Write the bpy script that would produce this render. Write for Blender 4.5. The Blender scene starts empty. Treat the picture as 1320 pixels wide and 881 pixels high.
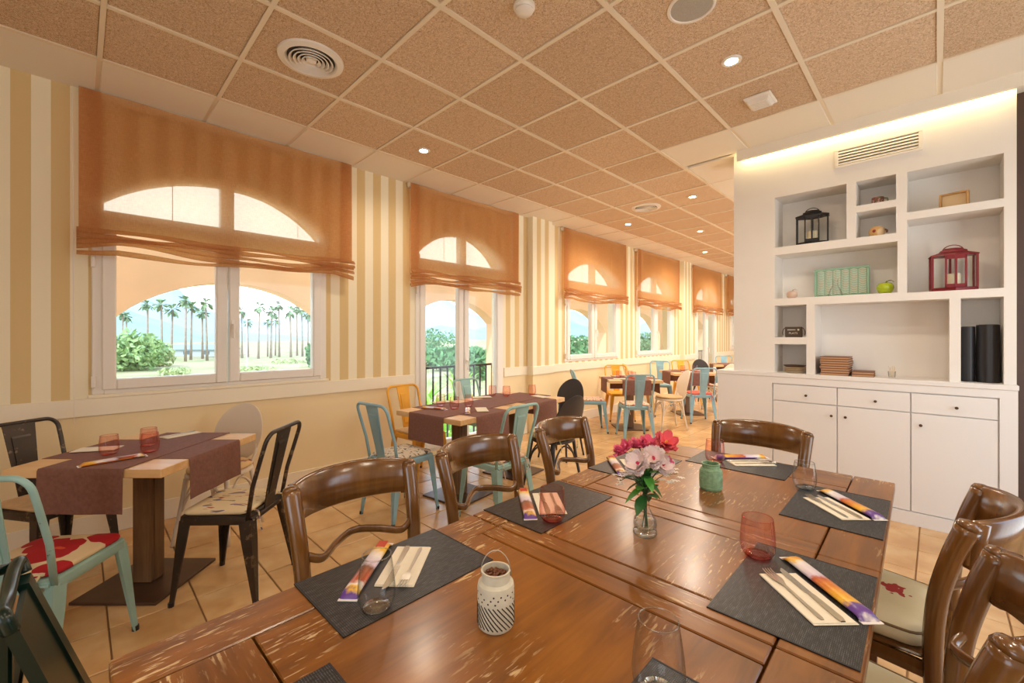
import bpy, math, random
from math import sin, cos, pi, radians as R
from mathutils import Vector, Matrix
random.seed(7)
scene = bpy.context.scene
C = scene.collection

# ------------------------------------------------------------------ camera
cam_d = bpy.data.cameras.new('camera'); cam = bpy.data.objects.new('camera', cam_d); C.objects.link(cam)
cam_d.sensor_width = 36.0; cam_d.lens = 15.08; cam_d.shift_y = -7.5 / 1320
cam_d.clip_start = .02; cam_d.clip_end = 3000
cam.location = (0, 0, 1.39); cam.rotation_euler = (R(90), 0, R(44.7))
scene.camera = cam

# ------------------------------------------------------------------ world, sun, exposure
w = bpy.data.worlds.new('sky'); scene.world = w; w.use_nodes = True
nt = w.node_tree; nt.nodes.clear()
out = nt.nodes.new('ShaderNodeOutputWorld'); bg = nt.nodes.new('ShaderNodeBackground')
tc = nt.nodes.new('ShaderNodeTexCoord'); sp = nt.nodes.new('ShaderNodeSeparateXYZ'); rp = nt.nodes.new('ShaderNodeValToRGB')
nt.links.new(tc.outputs['Generated'], sp.inputs[0]); nt.links.new(sp.outputs['Z'], rp.inputs[0])
rp.color_ramp.elements[0].position = 0.0; rp.color_ramp.elements[0].color = (.92, .97, 1.0, 1)
rp.color_ramp.elements[1].position = .6; rp.color_ramp.elements[1].color = (.50, .72, 1.0, 1)
nt.links.new(rp.outputs[0], bg.inputs[0]); nt.links.new(bg.outputs[0], out.inputs[0])
bg.inputs[1].default_value = 3.2
sun_d = bpy.data.lights.new('sun', 'SUN'); sun = bpy.data.objects.new('sun', sun_d); C.objects.link(sun)
sun_d.energy = 3.0; sun_d.angle = R(1.0); sun_d.color = (1, .95, .85)
sun.rotation_euler = Vector((-.20, .62, -.78)).to_track_quat('-Z', 'Y').to_euler()
vs = scene.view_settings
vs.view_transform = 'Standard'; vs.look = 'None'; vs.exposure = 0.16; vs.gamma = 1.0; vs.use_curve_mapping = False
scene.cycles.transparent_max_bounces = 24
LAMP = 36.0          # power of one ceiling downlight
WARM = (1.0, .86, .69)

# ------------------------------------------------------------------ colour and material helpers
def lin(r, g, b):
    f = lambda c: (c / 255 / 12.92) if c / 255 <= .04045 else ((c / 255 + .055) / 1.055) ** 2.4
    return (f(r), f(g), f(b), 1)
MATS = {}
def newmat(name):
    m = bpy.data.materials.new(name); m.use_nodes = True
    return m, m.node_tree, m.node_tree.nodes['Principled BSDF']
def N(nt, kind, **kw):
    n = nt.nodes.new(kind)
    for k, v in kw.items():
        if k in n.inputs: n.inputs[k].default_value = v
        else: setattr(n, k, v)
    return n
def coords(nt, scale=(1, 1, 1), kind='Object', rot=(0, 0, 0)):
    t = N(nt, 'ShaderNodeTexCoord'); m = N(nt, 'ShaderNodeMapping')
    m.inputs['Scale'].default_value = scale; m.inputs['Rotation'].default_value = rot
    nt.links.new(t.outputs[kind], m.inputs[0]); return m.outputs[0]
def ramp(nt, fac, stops, interp='LINEAR'):
    r = N(nt, 'ShaderNodeValToRGB'); cr = r.color_ramp; cr.interpolation = interp
    while len(cr.elements) < len(stops): cr.elements.new(.5)
    for e, (p, c) in zip(cr.elements, stops): e.position = p; e.color = c
    nt.links.new(fac, r.inputs[0]); return r.outputs[0]
def mixc(nt, fac, a, b, mode='MIX'):
    m = N(nt, 'ShaderNodeMix', data_type='RGBA', blend_type=mode)
    for sock, v in ((m.inputs['Factor'], fac), (m.inputs[6], a), (m.inputs[7], b)):
        if hasattr(v, 'links'): nt.links.new(v, sock)
        else: sock.default_value = v
    return m.outputs[2]
def bump(nt, bs, height, strength=.2, dist=.01):
    b = N(nt, 'ShaderNodeBump'); b.inputs['Strength'].default_value = strength; b.inputs['Distance'].default_value = dist
    nt.links.new(height, b.inputs['Height']); nt.links.new(b.outputs[0], bs.inputs['Normal'])
def plain(name, rgb, rough=.5, metal=0, spec=.5, noise=0, nscale=20, coat=0, bstr=0):
    if name in MATS: return MATS[name]
    m, nt, bs = newmat(name); c = lin(*rgb)
    bs.inputs['Base Color'].default_value = c; bs.inputs['Roughness'].default_value = rough
    bs.inputs['Metallic'].default_value = metal; bs.inputs['Specular IOR Level'].default_value = spec
    bs.inputs['Coat Weight'].default_value = coat
    if noise or bstr:
        no = N(nt, 'ShaderNodeTexNoise', Scale=nscale, Detail=4.0); nt.links.new(coords(nt), no.inputs[0])
        if noise:
            d = tuple(x * (1 - noise) for x in c[:3]) + (1,); l = tuple(min(1, x * (1 + noise)) for x in c[:3]) + (1,)
            nt.links.new(ramp(nt, no.outputs['Fac'], [(.3, d), (.7, l)]), bs.inputs['Base Color'])
        if bstr: bump(nt, bs, no.outputs['Fac'], bstr)
    MATS[name] = m; return m
def emit(name, rgb, strength):
    m = bpy.data.materials.new(name); m.use_nodes = True; nt = m.node_tree; nt.nodes.clear()
    o = N(nt, 'ShaderNodeOutputMaterial'); e = N(nt, 'ShaderNodeEmission'); e.inputs[0].default_value = lin(*rgb); e.inputs[1].default_value = strength
    nt.links.new(e.outputs[0], o.inputs[0]); MATS[name] = m; return m
def thin_glass(name, face, edge, refl=.06, rough=.04):
    # thin sheet of glass: tinted see-through with a clear reflection, denser where seen edge on
    m = bpy.data.materials.new(name); m.use_nodes = True; nt = m.node_tree; nt.nodes.clear()
    o = N(nt, 'ShaderNodeOutputMaterial'); t = N(nt, 'ShaderNodeBsdfTransparent'); g = N(nt, 'ShaderNodeBsdfGlossy'); mx = N(nt, 'ShaderNodeMixShader')
    g.inputs['Roughness'].default_value = rough
    lw = N(nt, 'ShaderNodeLayerWeight', Blend=.5)
    nt.links.new(ramp(nt, lw.outputs['Facing'], [(.25, face), (.95, edge)]), t.inputs[0])
    f = N(nt, 'ShaderNodeMath', operation='POWER'); nt.links.new(lw.outputs['Facing'], f.inputs[0]); f.inputs[1].default_value = 3.0
    mu = N(nt, 'ShaderNodeMath', operation='MULTIPLY_ADD'); nt.links.new(f.outputs[0], mu.inputs[0])
    mu.inputs[1].default_value = .60; mu.inputs[2].default_value = refl
    nt.links.new(mu.outputs[0], mx.inputs[0]); nt.links.new(t.outputs[0], mx.inputs[1]); nt.links.new(g.outputs[0], mx.inputs[2])
    nt.links.new(mx.outputs[0], o.inputs[0]); MATS[name] = m; return m

# ------------------------------------------------------------------ mesh helpers
class MB:
    def __init__(s): s.v = []; s.f = []
    def add(s, vs, fs):
        b = len(s.v); s.v += [tuple(v) for v in vs]; s.f += [tuple(i + b for i in f) for f in fs]; return s
    def box(s, x0, x1, y0, y1, z0, z1, ch=0):
        if ch <= 0:
            vs = [(x, y, z) for x in (x0, x1) for y in (y0, y1) for z in (z0, z1)]
            return s.add(vs, [(0, 1, 3, 2), (4, 6, 7, 5), (0, 4, 5, 1), (2, 3, 7, 6), (0, 2, 6, 4), (1, 5, 7, 3)])
        c = min(ch, (x1 - x0) / 2.01, (y1 - y0) / 2.01, (z1 - z0) / 2.01)
        def ring(i, z): return [(x0 + i + (c if k else 0), y0 + i, z) for k in ()]
        def oct_(x0, x1, y0, y1, c, z):
            return [(x0 + c, y0, z), (x1 - c, y0, z), (x1, y0 + c, z), (x1, y1 - c, z), (x1 - c, y1, z), (x0 + c, y1, z), (x0, y1 - c, z), (x0, y0 + c, z)]
        e = 1e-5
        return s.loft([oct_(x0 + c, x1 - c, y0 + c, y1 - c, e, z0), oct_(x0, x1, y0, y1, c, z0 + c), oct_(x0, x1, y0, y1, c, z1 - c), oct_(x0 + c, x1 - c, y0 + c, y1 - c, e, z1)])
    def loft(s, rings, closed=True, caps=True):
        n = len(rings[0]); vs = [p for r in rings for p in r]; fs = []
        for i in range(len(rings) - 1):
            for j in range(n if closed else n - 1):
                k = (j + 1) % n
                fs.append((i * n + j, i * n + k, (i + 1) * n + k, (i + 1) * n + j))
        if caps and closed:
            fs.append(tuple(range(n - 1, -1, -1))); fs.append(tuple(range((len(rings) - 1) * n, len(rings) * n)))
        return s.add(vs, fs)
    def tube(s, path, r, n=8, sq=(1, 1), caps=True, twist=0):
        P = [Vector(p) for p in path]; rings = []; prev = None
        for i, p in enumerate(P):
            t = (P[min(i + 1, len(P) - 1)] - P[max(i - 1, 0)]).normalized()
            if prev is None:
                up = Vector((0, 0, 1)) if abs(t.z) < .9 else Vector((0, 1, 0)); a = t.cross(up).normalized()
            else: a = (prev - t * prev.dot(t)).normalized()
            prev = a; b = t.cross(a); rr = r[i] if isinstance(r, (list, tuple)) else r
            rings.append([p + a * (cos(2 * pi * k / n + twist) * rr * sq[0]) + b * (sin(2 * pi * k / n + twist) * rr * sq[1]) for k in range(n)])
        return s.loft(rings, caps=caps)
    def lathe(s, prof, n=24, c=(0, 0, 0), caps=False):
        return s.loft([[(c[0] + r * cos(2 * pi * k / n), c[1] + r * sin(2 * pi * k / n), c[2] + z) for k in range(n)] for r, z in prof], caps=caps)
    def prism(s, poly, axis, a, b):
        f = {'x': lambda p, t: (t, p[0], p[1]), 'y': lambda p, t: (p[0], t, p[1]), 'z': lambda p, t: (p[0], p[1], t)}[axis]
        return s.loft([[f(p, a) for p in poly], [f(p, b) for p in poly]])
    def xf(s, m):
        s.v = [tuple(m @ Vector(v)) for v in s.v]; return s
    def mesh(s, name, mat=None, smooth=False):
        me = bpy.data.meshes.new(name); me.from_pydata(s.v, [], s.f); me.update()
        import bmesh
        b = bmesh.new(); b.from_mesh(me); bmesh.ops.recalc_face_normals(b, faces=b.faces[:]); b.to_mesh(me); b.free()
        if mat: me.materials.append(mat)
        if smooth:
            me.polygons.foreach_set('use_smooth', [True] * len(me.polygons))
            if smooth is not True: me.set_sharp_from_angle(angle=R(smooth))
        return me
    def build(s, name, mat, parent=None, smooth=False, label=None, cat=None, group=None, kind=None, loc=None, rz=0):
        o = bpy.data.objects.new(name, s.mesh(name, mat, smooth)); C.objects.link(o)
        if parent: o.parent = parent
        if loc: o.location = loc
        if rz: o.rotation_euler.z = rz
        return tag(o, label, cat, group, kind)
def tag(o, label=None, cat=None, group=None, kind=None):
    for k, v in (('label', label), ('category', cat), ('group', group), ('kind', kind)):
        if v: o[k] = v
    return o
def thing(name, label, cat, loc=(0, 0, 0), rz=0, group=None, kind=None):
    o = bpy.data.objects.new(name, None); C.objects.link(o); o.location = loc; o.rotation_euler.z = rz; o.empty_display_size = .05
    return tag(o, label, cat, group, kind)
def dup(root, loc, rz=0, label=None, group=None, mats=None, parent=None):
    r = root.copy(); C.objects.link(r); r.parent = parent
    if parent is None: r.location = loc; r.rotation_euler.z = rz
    if label: r['label'] = label
    if group: r['group'] = group
    for ch in list(root.children): dup(ch, None, parent=r)
    return r
def inst(name, me, parent=None, loc=(0, 0, 0), rot=(0, 0, 0)):
    o = bpy.data.objects.new(name, me); C.objects.link(o); o.parent = parent; o.location = loc; o.rotation_euler = rot; return o
def arc(c, r, a0, a1, n): return [(c[0] + r * cos(a0 + (a1 - a0) * i / n), c[1] + r * sin(a0 + (a1 - a0) * i / n)) for i in range(n + 1)]
def bez(pts, n=12):
    # Catmull-Rom through the points
    P = [Vector(p) for p in pts]; P = [P[0] * 2 - P[1]] + P + [P[-1] * 2 - P[-2]]; o = []
    for i in range(1, len(P) - 2):
        for k in range(n):
            t = k / n; a, b, c, d = P[i - 1], P[i], P[i + 1], P[i + 2]
            o.append(.5 * ((2 * b) + (c - a) * t + (2 * a - 5 * b + 4 * c - d) * t * t + (3 * b - a - 3 * c + d) * t ** 3))
    return o + [P[-2]]
# ------------------------------------------------------------------ the room's materials
XW, ZC = -4.15, 3.08                      # window wall plane, ceiling height
def m_wallpaper():
    m, nt, bs = newmat('striped_wallpaper')
    g = N(nt, 'ShaderNodeNewGeometry'); s = N(nt, 'ShaderNodeSeparateXYZ'); nt.links.new(g.outputs['Position'], s.inputs[0])
    a = N(nt, 'ShaderNodeMath', operation='ADD'); a.inputs[1].default_value = .303 + 1.75; nt.links.new(s.outputs['Y'], a.inputs[0])
    p = N(nt, 'ShaderNodeMath', operation='PINGPONG'); p.inputs[1].default_value = .0875; nt.links.new(a.outputs[0], p.inputs[0])
    md = N(nt, 'ShaderNodeMath', operation='MODULO'); md.inputs[1].default_value = .175; nt.links.new(a.outputs[0], md.inputs[0])
    lt = N(nt, 'ShaderNodeMath', operation='LESS_THAN'); lt.inputs[1].default_value = .0875; nt.links.new(md.outputs[0], lt.inputs[0])
    no = N(nt, 'ShaderNodeTexNoise', Scale=3.0, Detail=3.0); nt.links.new(coords(nt, (1, 1, .2)), no.inputs[0])
    cream = mixc(nt, no.outputs['Fac'], lin(244, 231, 198), lin(249, 238, 210)); tan = mixc(nt, no.outputs['Fac'], lin(218, 188, 130), lin(227, 199, 146))
    st = mixc(nt, lt.outputs[0], cream, tan)
    lo = N(nt, 'ShaderNodeMath', operation='LESS_THAN'); lo.inputs[1].default_value = .9; nt.links.new(s.outputs['Z'], lo.inputs[0])
    nt.links.new(mixc(nt, lo.outputs[0], st, lin(244, 222, 176)), bs.inputs['Base Color']); bs.inputs['Roughness'].default_value = .75
    MATS['wallpaper'] = m; return m
def m_ceiling():
    m, nt, bs = newmat('wood_wool_tile')
    c = coords(nt, (1, 1, .3)); 
    n1 = N(nt, 'ShaderNodeTexNoise', Scale=120.0, Detail=3.0, Roughness=.6, Distortion=2.2); nt.links.new(c, n1.inputs[0])
    n2 = N(nt, 'ShaderNodeTexNoise', Scale=40.0, Detail=2.0, Distortion=2.5); nt.links.new(c, n2.inputs[0])
    a = ramp(nt, n1.outputs['Fac'], [(.30, lin(108, 82, 58)), (.41, lin(212, 182, 148)), (.56, lin(246, 222, 192)), (.72, lin(255, 244, 226))])
    b = ramp(nt, n2.outputs['Fac'], [(.35, lin(224, 204, 180)), (.65, lin(255, 253, 250))])
    oi = N(nt, 'ShaderNodeObjectInfo'); v = ramp(nt, oi.outputs['Random'], [(0, (.90, .88, .86, 1)), (1, (1, 1, 1, 1))])
    nt.links.new(mixc(nt, 1.0, mixc(nt, .55, a, b, 'MULTIPLY'), v, 'MULTIPLY'), bs.inputs['Base Color'])
    bs.inputs['Roughness'].default_value = .95; bs.inputs['Specular IOR Level'].default_value = .1
    bump(nt, bs, n1.outputs['Fac'], .6, .006); MATS['ceil'] = m; return m
def m_floor():
    m, nt, bs = newmat('terracotta_beige_tile')
    oi = N(nt, 'ShaderNodeObjectInfo')
    va = N(nt, 'ShaderNodeVectorMath', operation='ADD'); nt.links.new(coords(nt), va.inputs[0]); nt.links.new(oi.outputs['Location'], va.inputs[1])
    n1 = N(nt, 'ShaderNodeTexNoise', Scale=5.0, Detail=3.0, Roughness=.5); nt.links.new(va.outputs[0], n1.inputs[0])
    a = ramp(nt, n1.outputs['Fac'], [(.3, lin(214, 166, 110)), (.55, lin(228, 184, 128)), (.75, lin(238, 202, 150))])
    v = ramp(nt, oi.outputs['Random'], [(0, (.84, .82, .80, 1)), (1, (1, 1, 1, 1))])
    nt.links.new(mixc(nt, 1.0, a, v, 'MULTIPLY'), bs.inputs['Base Color'])
    n2 = N(nt, 'ShaderNodeTexNoise', Scale=9.0, Detail=2.0); nt.links.new(va.outputs[0], n2.inputs[0])
    nt.links.new(ramp(nt, n2.outputs['Fac'], [(.3, (.19,) * 3 + (1,)), (.7, (.27,) * 3 + (1,))]), bs.inputs['Roughness'])
    bump(nt, bs, n1.outputs['Fac'], .08, .003); MATS['floor'] = m; return m
m_wallpaper(); m_ceiling(); m_floor()
WHITE = plain('white_paint', (238, 232, 224), .55, noise=.02, nscale=3)
CREAM = plain('cream_trim', (246, 234, 208), .45)
FRAME = plain('white_window_frame', (240, 232, 220), .35)
GROUT = plain('floor_grout', (150, 112, 74), .9)
GRID = plain('white_grid_metal', (238, 222, 196), .5)
PANEL = plain('white_ceiling_panel', (242, 232, 214), .7)
SALMON = plain('salmon_render', (246, 204, 166), .9, noise=.04, nscale=4, bstr=.1)
PANE = thin_glass('window_glass', (.97, .98, .97, 1), (.9, .94, .92, 1), .02)
DARKB = plain('dark_brown_panel', (84, 62, 52), .5, noise=.1, nscale=6)
CHROME = plain('chrome', (200, 196, 190), .22, 1.0)
STEEL = plain('brushed_steel', (190, 184, 174), .3, 1.0)

# ------------------------------------------------------------------ floor of square tiles
flo = MB().box(-4.42, 1.75, -2.7, 14.1, -.06, -.006).build('floor', GROUT, kind='structure')
PT = .338; tile = MB().box(-.166, .166, -.166, .166, -.007, 0, .003).mesh('floor_tile', MATS['floor'])
def view(x, y, z):
    s, c = sin(R(44.7)), cos(R(44.7)); d = -x * s + y * c; r = x * c + y * s
    return d, (660 + 553 * r / d if d > .05 else 1e9), (433 - 553 * (z - 1.39) / d if d > .05 else 1e9)
spots = []; rest = MB()
for i in range(-5, 14):
    for j in range(-9, 42):
        x, y = -2.79 + PT * (i + .5) , .101 + PT * (j + .5)
        if x < -4.3 or x > 1.6 or y < -2.5 or y > 13.9: continue
        d, u, v = view(x, y, 0)
        spots.append((d * d + 1000 * (not (-90 < u < 1410 and 440 < v < 990)), x, y))
spots.sort()
for k, (d, x, y) in enumerate(spots):
    if k < 300: inst('floor_tile', tile, flo, (x, y, 0))
    else: rest.box(x - .166, x + .166, y - .166, y + .166, -.007, 0)
rest.build('floor_tiles', MATS['floor'], flo, kind='stuff')

# ------------------------------------------------------------------ ceiling: wood-wool tiles in a white grid, white border panels
cei = MB().box(-4.42, 1.75, -2.7, 14.1, ZC + .03, ZC + .10).build('ceiling', WHITE, kind='structure')
GP, GX, GY = .605, -1.80, .09
ctile = MB().box(-.29, .29, -.29, .29, ZC - .004, ZC + .02, .004).mesh('ceiling_tile', MATS['ceil'])
xs = [GX + GP * i for i in range(-3, 7)]; ys = [GY + GP * j for j in range(-4, 24)]
YB = GY + 6 * GP                                  # the last grid line before the cabinet wall, 3.72
def zone(x, y): return y < YB or x < GX
for x in xs[:-1]:
    for y in ys[:-1]:
        if not zone(x + .3, y + .3) or x > 1.2: continue
        inst('ceiling_tile', ctile, cei, (x + GP / 2, y + GP / 2, 0))
bar = lambda x0, x1, y0, y1: MB().box(x0, x1, y0, y1, ZC - .011, ZC + .02).build('grid_runner', GRID, cei)
for x in xs:
    y1 = YB if x > GX + .01 else ys[-1]
    if x < 1.6: bar(x - .014, x + .014, ys[0], y1)
for y in ys:
    x1 = xs[-1] if y < YB + .01 else GX
    for x in xs[:-1]:
        if x + GP <= x1 + .01 and x < 1.2: bar(x + .014, x + GP - .014, y - .012, y + .012)
# border panels along the window wall and along the cabinet wall
for y in ys[:-1]: MB().box(XW - .02, xs[0] - .02, y + .012, y + GP - .012, ZC - .003, ZC + .02, .003).build('border_panel', PANEL, cei)
for x in xs:
    if x >= GX - .01 and x < 1.2: MB().box(x + .012, x + GP - .012, YB + .014, 4.262, ZC - .003, ZC + .02, .003).build('border_panel', PANEL, cei)
for y in ys[6:-1]:
    if y > 4.2: MB().box(GX + .016, 1.7, y + .004, y + GP - .004, ZC - .003, ZC + .02, .003).build('border_panel', PANEL, cei)
for x in xs:
    if x > GX + .01 and x < 1.3: MB().box(x - .012, x + .012, YB + .014, 4.262, ZC + .004, ZC + .02).build('border_joint', GRID, cei)
for y in ys: MB().box(XW - .02, xs[0] - .02, y - .012, y + .012, ZC + .004, ZC + .02).build('border_joint', GRID, cei)
MB().box(-1.30, 1.7, 4.235, 4.262, ZC - .092, ZC - .003).build('cove_fascia', PANEL, cei)
MB().box(-1.30, .40, 4.27, 4.30, ZC - .05, ZC - .035).build('cove_light_strip', emit('warm_led', (255, 230, 170), 12.0), cei)

# ------------------------------------------------------------------ window wall with arched openings
WIN = [(.863, .80, .98), (3.333, .683, .06), (6.16, .805, .98), (8.41, .80, .98), (11.18, .70, .06), (13.42, .45, .98)]
SPR, RISE = 2.30, .36                     # springing height of the fanlight arch and its rise
def archz(t, hw, spr=SPR, rise=RISE):
    Rr = (hw * hw + rise * rise) / (2 * rise); return spr + rise - Rr + math.sqrt(max(0, Rr * Rr - t * t))
def wall_with_openings(mb, wins, x0, x1, ya, yb, zt, spr, rise, zbot=0):
    y = ya
    for yc, hw, zb in wins:
        mb.box(x0, x1, y, yc - hw, zbot, zt)
        if zb > zbot + .01: mb.box(x0, x1, yc - hw, yc + hw, zbot, zb)
        n = 20; ts = [-hw + 2 * hw * k / n for k in range(n + 1)]
        poly = [(yc + t, archz(t, hw, spr, rise)) for t in ts]
        b = len(mb.v)
        for p in poly:
            for x in (x0, x1): mb.v += [(x, p[0], p[1]), (x, p[0], zt)]
        for k in range(n):
            a, c = b + 4 * k, b + 4 * (k + 1)
            mb.f += [(a, a + 1, c + 1, c), (a + 2, c + 2, c + 3, a + 3), (a, c, c + 2, a + 2), (a + 1, a + 3, c + 3, c + 1)]
        y = yc + hw
    mb.box(x0, x1, y, yb, zbot, zt); return mb
wl = wall_with_openings(MB(), WIN, XW - .22, XW, -2.7, 14.1, ZC + .03, SPR, RISE).build('wall_left', MATS['wallpaper'], kind='structure')
for k, (ya, yb) in enumerate([(4.51, 4.94), (9.62, 10.02)]):
    MB().box(XW - .005, XW + .10, ya, yb, 0, ZC).build('pilaster', MATS['wallpaper'], wl)
    MB().box(XW + .10, XW + .118, ya - .018, yb + .018, .835, .955, .004).box(XW, XW + .1, ya - .018, ya, .835, .955).box(XW, XW + .1, yb, yb + .018, .835, .955).build('pilaster_trim', CREAM, wl)
k = 0
for n, (ya, yb) in enumerate([(-2.65, 2.64), (4.03, 4.492), (4.958, 9.602), (10.038, 10.47), (11.89, 14.0)]):
    MB().box(XW, XW + .018, ya, yb, .835, .957, .004).build('trim_%d' % (n + 1), CREAM, kind='structure')
    MB().box(XW, XW + .014, ya, yb, 0, .15, .003).build('baseboard_left_%d' % (n + 1), CREAM, kind='structure')

def window(n, yc, hw, zb):
    w_ = thing('window_%d' % n, None, None, (XW, yc, 0), kind='structure')
    fx0, fx1 = -.075, .012; f = .062; zt = 2.20
    m = MB().box(fx0, fx1, -hw, -hw + f, zb, SPR + .02, .006).box(fx0, fx1, hw - f, hw, zb, SPR + .02, .006).box(fx0, fx1, -hw + f, hw - f, zb, zb + .03, .004)
    m.box(fx0, fx1, -hw + f, hw - f, zt, zt + .07, .006).box(fx0, fx1 - .004, -.045, .045, zt + .07, SPR + RISE - .03)
    rings = []
    for k in range(25):
        t = -hw + 2 * hw * k / 24; zo = archz(t, hw) + .002; zi = archz(t * .93, hw * .98) - .055
        rings.append([(fx0, t, zo), (fx1, t, zo), (fx1, t * .985, zi), (fx0, t * .985, zi)])
    m.loft(rings).build('window_frame', FRAME, w_, smooth=30)
    for s in (-1, 1):                                     # two casements and their panes
        a, b = sorted((s * .006, s * (hw - f + .012))); st = .076
        sa = MB().box(-.055, .028, a, a + st, zb + .028, zt, .008).box(-.055, .028, b - st, b, zb + .028, zt, .008)
        sa.box(-.055, .028, a + st, b - st, zb + .028, zb + .028 + st, .008).box(-.055, .028, a + st, b - st, zt - st, zt, .008)
        so = sa.build('casement', FRAME, w_)
        MB().box(-.012, -.006, a + st - .005, b - st + .005, zb + .02 + st, zt - st + .005).build('glass_pane', PANE, so)
        fa, fb = sorted((s * .04, s * (hw - .05)))
        g = MB(); rr = [[(-.012, t, zt + .06), (-.006, t, zt + .06), (-.006, t, archz(t, hw) - .03), (-.012, t, archz(t, hw) - .03)] for t in [fa + (fb - fa) * k / 12 for k in range(13)]]
        g.loft(rr).build('fanlight_pane', PANE, w_)
    hz = zb + .5 if zb > .5 else 1.08
    h = MB().box(.028, .036, .018, .046, hz - .035, hz + .035, .004).tube([(.034, .032, hz), (.062, .032, hz), (.066, .032, hz - .02), (.064, .032, hz - .11)], .009, 8)
    h.build('window_handle', FRAME, w_, smooth=40)
    for z in (zb + .09, 1.9): MB().box(.012, .04, -hw - .004, -hw + .02, z - .04, z + .04, .005).build('hinge', FRAME, w_)
    return w_
for i, (yc, hw, zb) in enumerate(WIN): window(i + 1, yc, hw, zb)
for i, (ya, yb) in enumerate([(WIN[0][0] - .82, WIN[0][0] + .82)]): MB().box(XW, XW + .022, ya, yb, .957, .981, .004).build('trim_6', CREAM, kind='structure')
# outer arched screen wall of the arcade, a hand's breadth beyond the windows
SCR = [(1.10, .97, -.3), (3.83, .81, -.3), (6.85, .97, -.3), (9.35, .95, -.3), (12.4, .82, -.3)]
sw = MB(); cuts = [-1.0, 2.55, 5.25, 8.1, 10.95, 14.1]
for (yc, hw, zb), ya, yb in zip(SCR, cuts[:-1], cuts[1:]):
    ri = .46 if hw > .9 else .33
    wall_with_openings(sw, [(yc, hw, zb)], -5.18, -4.95, ya, yb, 2.42, 1.91 - ri, ri, -.3)
sw.box(-5.18, -4.95, -2.7, -1.0, -.3, 2.42)
sw.build('wall_arcade', SALMON, kind='structure')
MB().box(-5.18, -4.37, -2.7, 14.1, -.5, -.30).build('floor_arcade', SALMON, kind='structure')
# railing outside the two French windows
IRON = plain('black_iron', (48, 46, 48), .5, .6)
for yc in (3.80, 12.3):
    r_ = thing('balcony_railing', 'black iron railing beyond the French window with the yellow chair' if yc < 5 else 'black iron railing beyond the far French window', 'railing', (-4.85, yc, -.30))
    MB().box(-.012, .012, -.95, .95, 1.24, 1.27).build('top_rail', IRON, r_)
    MB().box(-.010, .010, -.95, .95, .10, .12).build('bottom_rail', IRON, r_)
    for k in range(16): MB().box(-.009, .009, -.90 + .12 * k - .009, -.90 + .12 * k + .009, 0, 1.24).build('baluster', IRON, r_)

# ------------------------------------------------------------------ the remaining shell: behind the camera, to the right, far end
def wall_added_openings(name, axis, at, th, a, b, holes, mat=WHITE):
    mb = MB(); bx = (lambda p, q, z0, z1: mb.box(p, q, at, at + th, z0, z1)) if axis == 'y' else (lambda p, q, z0, z1: mb.box(at, at + th, p, q, z0, z1))
    cur = a
    for h0, h1, z0, z1 in holes:
        bx(cur, h0, 0, ZC); bx(h0, h1, z1, ZC)
        if z0 > 0: bx(h0, h1, 0, z0)
        cur = h1
    bx(cur, b, 0, ZC); return mb.build(name, mat, kind='structure')
wall_added_openings('wall_back', 'y', -2.72, .12, -4.37, 1.75, [(-.7, 1.3, .5, 2.5)])  # unseen wall; the empty opening is added to let daylight in
wall_added_openings('wall_right', 'x', 1.66, .12, -2.7, 14.1, [(2.0, 3.9, .4, 2.5), (5.6, 8.6, .1, 2.6), (9.2, 12.6, .1, 2.6)])  # openings added out of view to brighten the right and far side
MB().box(-4.37, 1.75, 14.0, 14.12, 0, ZC).build('wall_far', WHITE, kind='structure')
MB().box(.392, 1.66, 4.60, 4.72, 0, ZC).build('wall_brown', DARKB, kind='structure')
MB().box(.392, 1.66, 4.585, 4.60, 0, .13).build('baseboard_brown', plain('brown_skirting', (96, 72, 60), .5), kind='structure')
# ------------------------------------------------------------------ roman blinds
def m_blind():
    m = bpy.data.materials.new('linen_blind'); m.use_nodes = True; nt = m.node_tree; nt.nodes.clear()
    o = N(nt, 'ShaderNodeOutputMaterial'); d = N(nt, 'ShaderNodeBsdfDiffuse'); t = N(nt, 'ShaderNodeBsdfTranslucent'); tr = N(nt, 'ShaderNodeBsdfTransparent')
    n1 = N(nt, 'ShaderNodeTexNoise', Scale=60.0, Detail=3.0); nt.links.new(coords(nt, (1, 8, .5)), n1.inputs[0])
    n2 = N(nt, 'ShaderNodeTexNoise', Scale=60.0, Detail=3.0); nt.links.new(coords(nt, (1, .5, 8)), n2.inputs[0])
    w_ = mixc(nt, .5, n1.outputs['Fac'], n2.outputs['Fac'])
    nt.links.new(ramp(nt, w_, [(.35, lin(172, 130, 94)), (.65, lin(200, 160, 122))]), d.inputs[0])
    nt.links.new(ramp(nt, w_, [(.35, lin(234, 188, 136)), (.65, lin(252, 216, 168))]), t.inputs[0])
    tr.inputs[0].default_value = (1.0, .86, .68, 1)
    a = N(nt, 'ShaderNodeMixShader'); a.inputs[0].default_value = .60; b = N(nt, 'ShaderNodeMixShader'); b.inputs[0].default_value = .27
    nt.links.new(d.outputs[0], a.inputs[1]); nt.links.new(t.outputs[0], a.inputs[2])
    nt.links.new(a.outputs[0], b.inputs[1]); nt.links.new(tr.outputs[0], b.inputs[2]); nt.links.new(b.outputs[0], o.inputs[0])
    MATS['blind'] = m; return m
m_blind()
BL = [(.94, .94), (3.39, .845), (6.18, .93), (8.48, .94), (11.1, .945), (13.30, .80)]
near = ['the wide window beside the red flower cushion chair', 'the French window behind the yellow chair', 'the window just past the wall pilaster',
        'the window behind the far blue chair', 'the far French window', 'the last window before the far wall']
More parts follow.
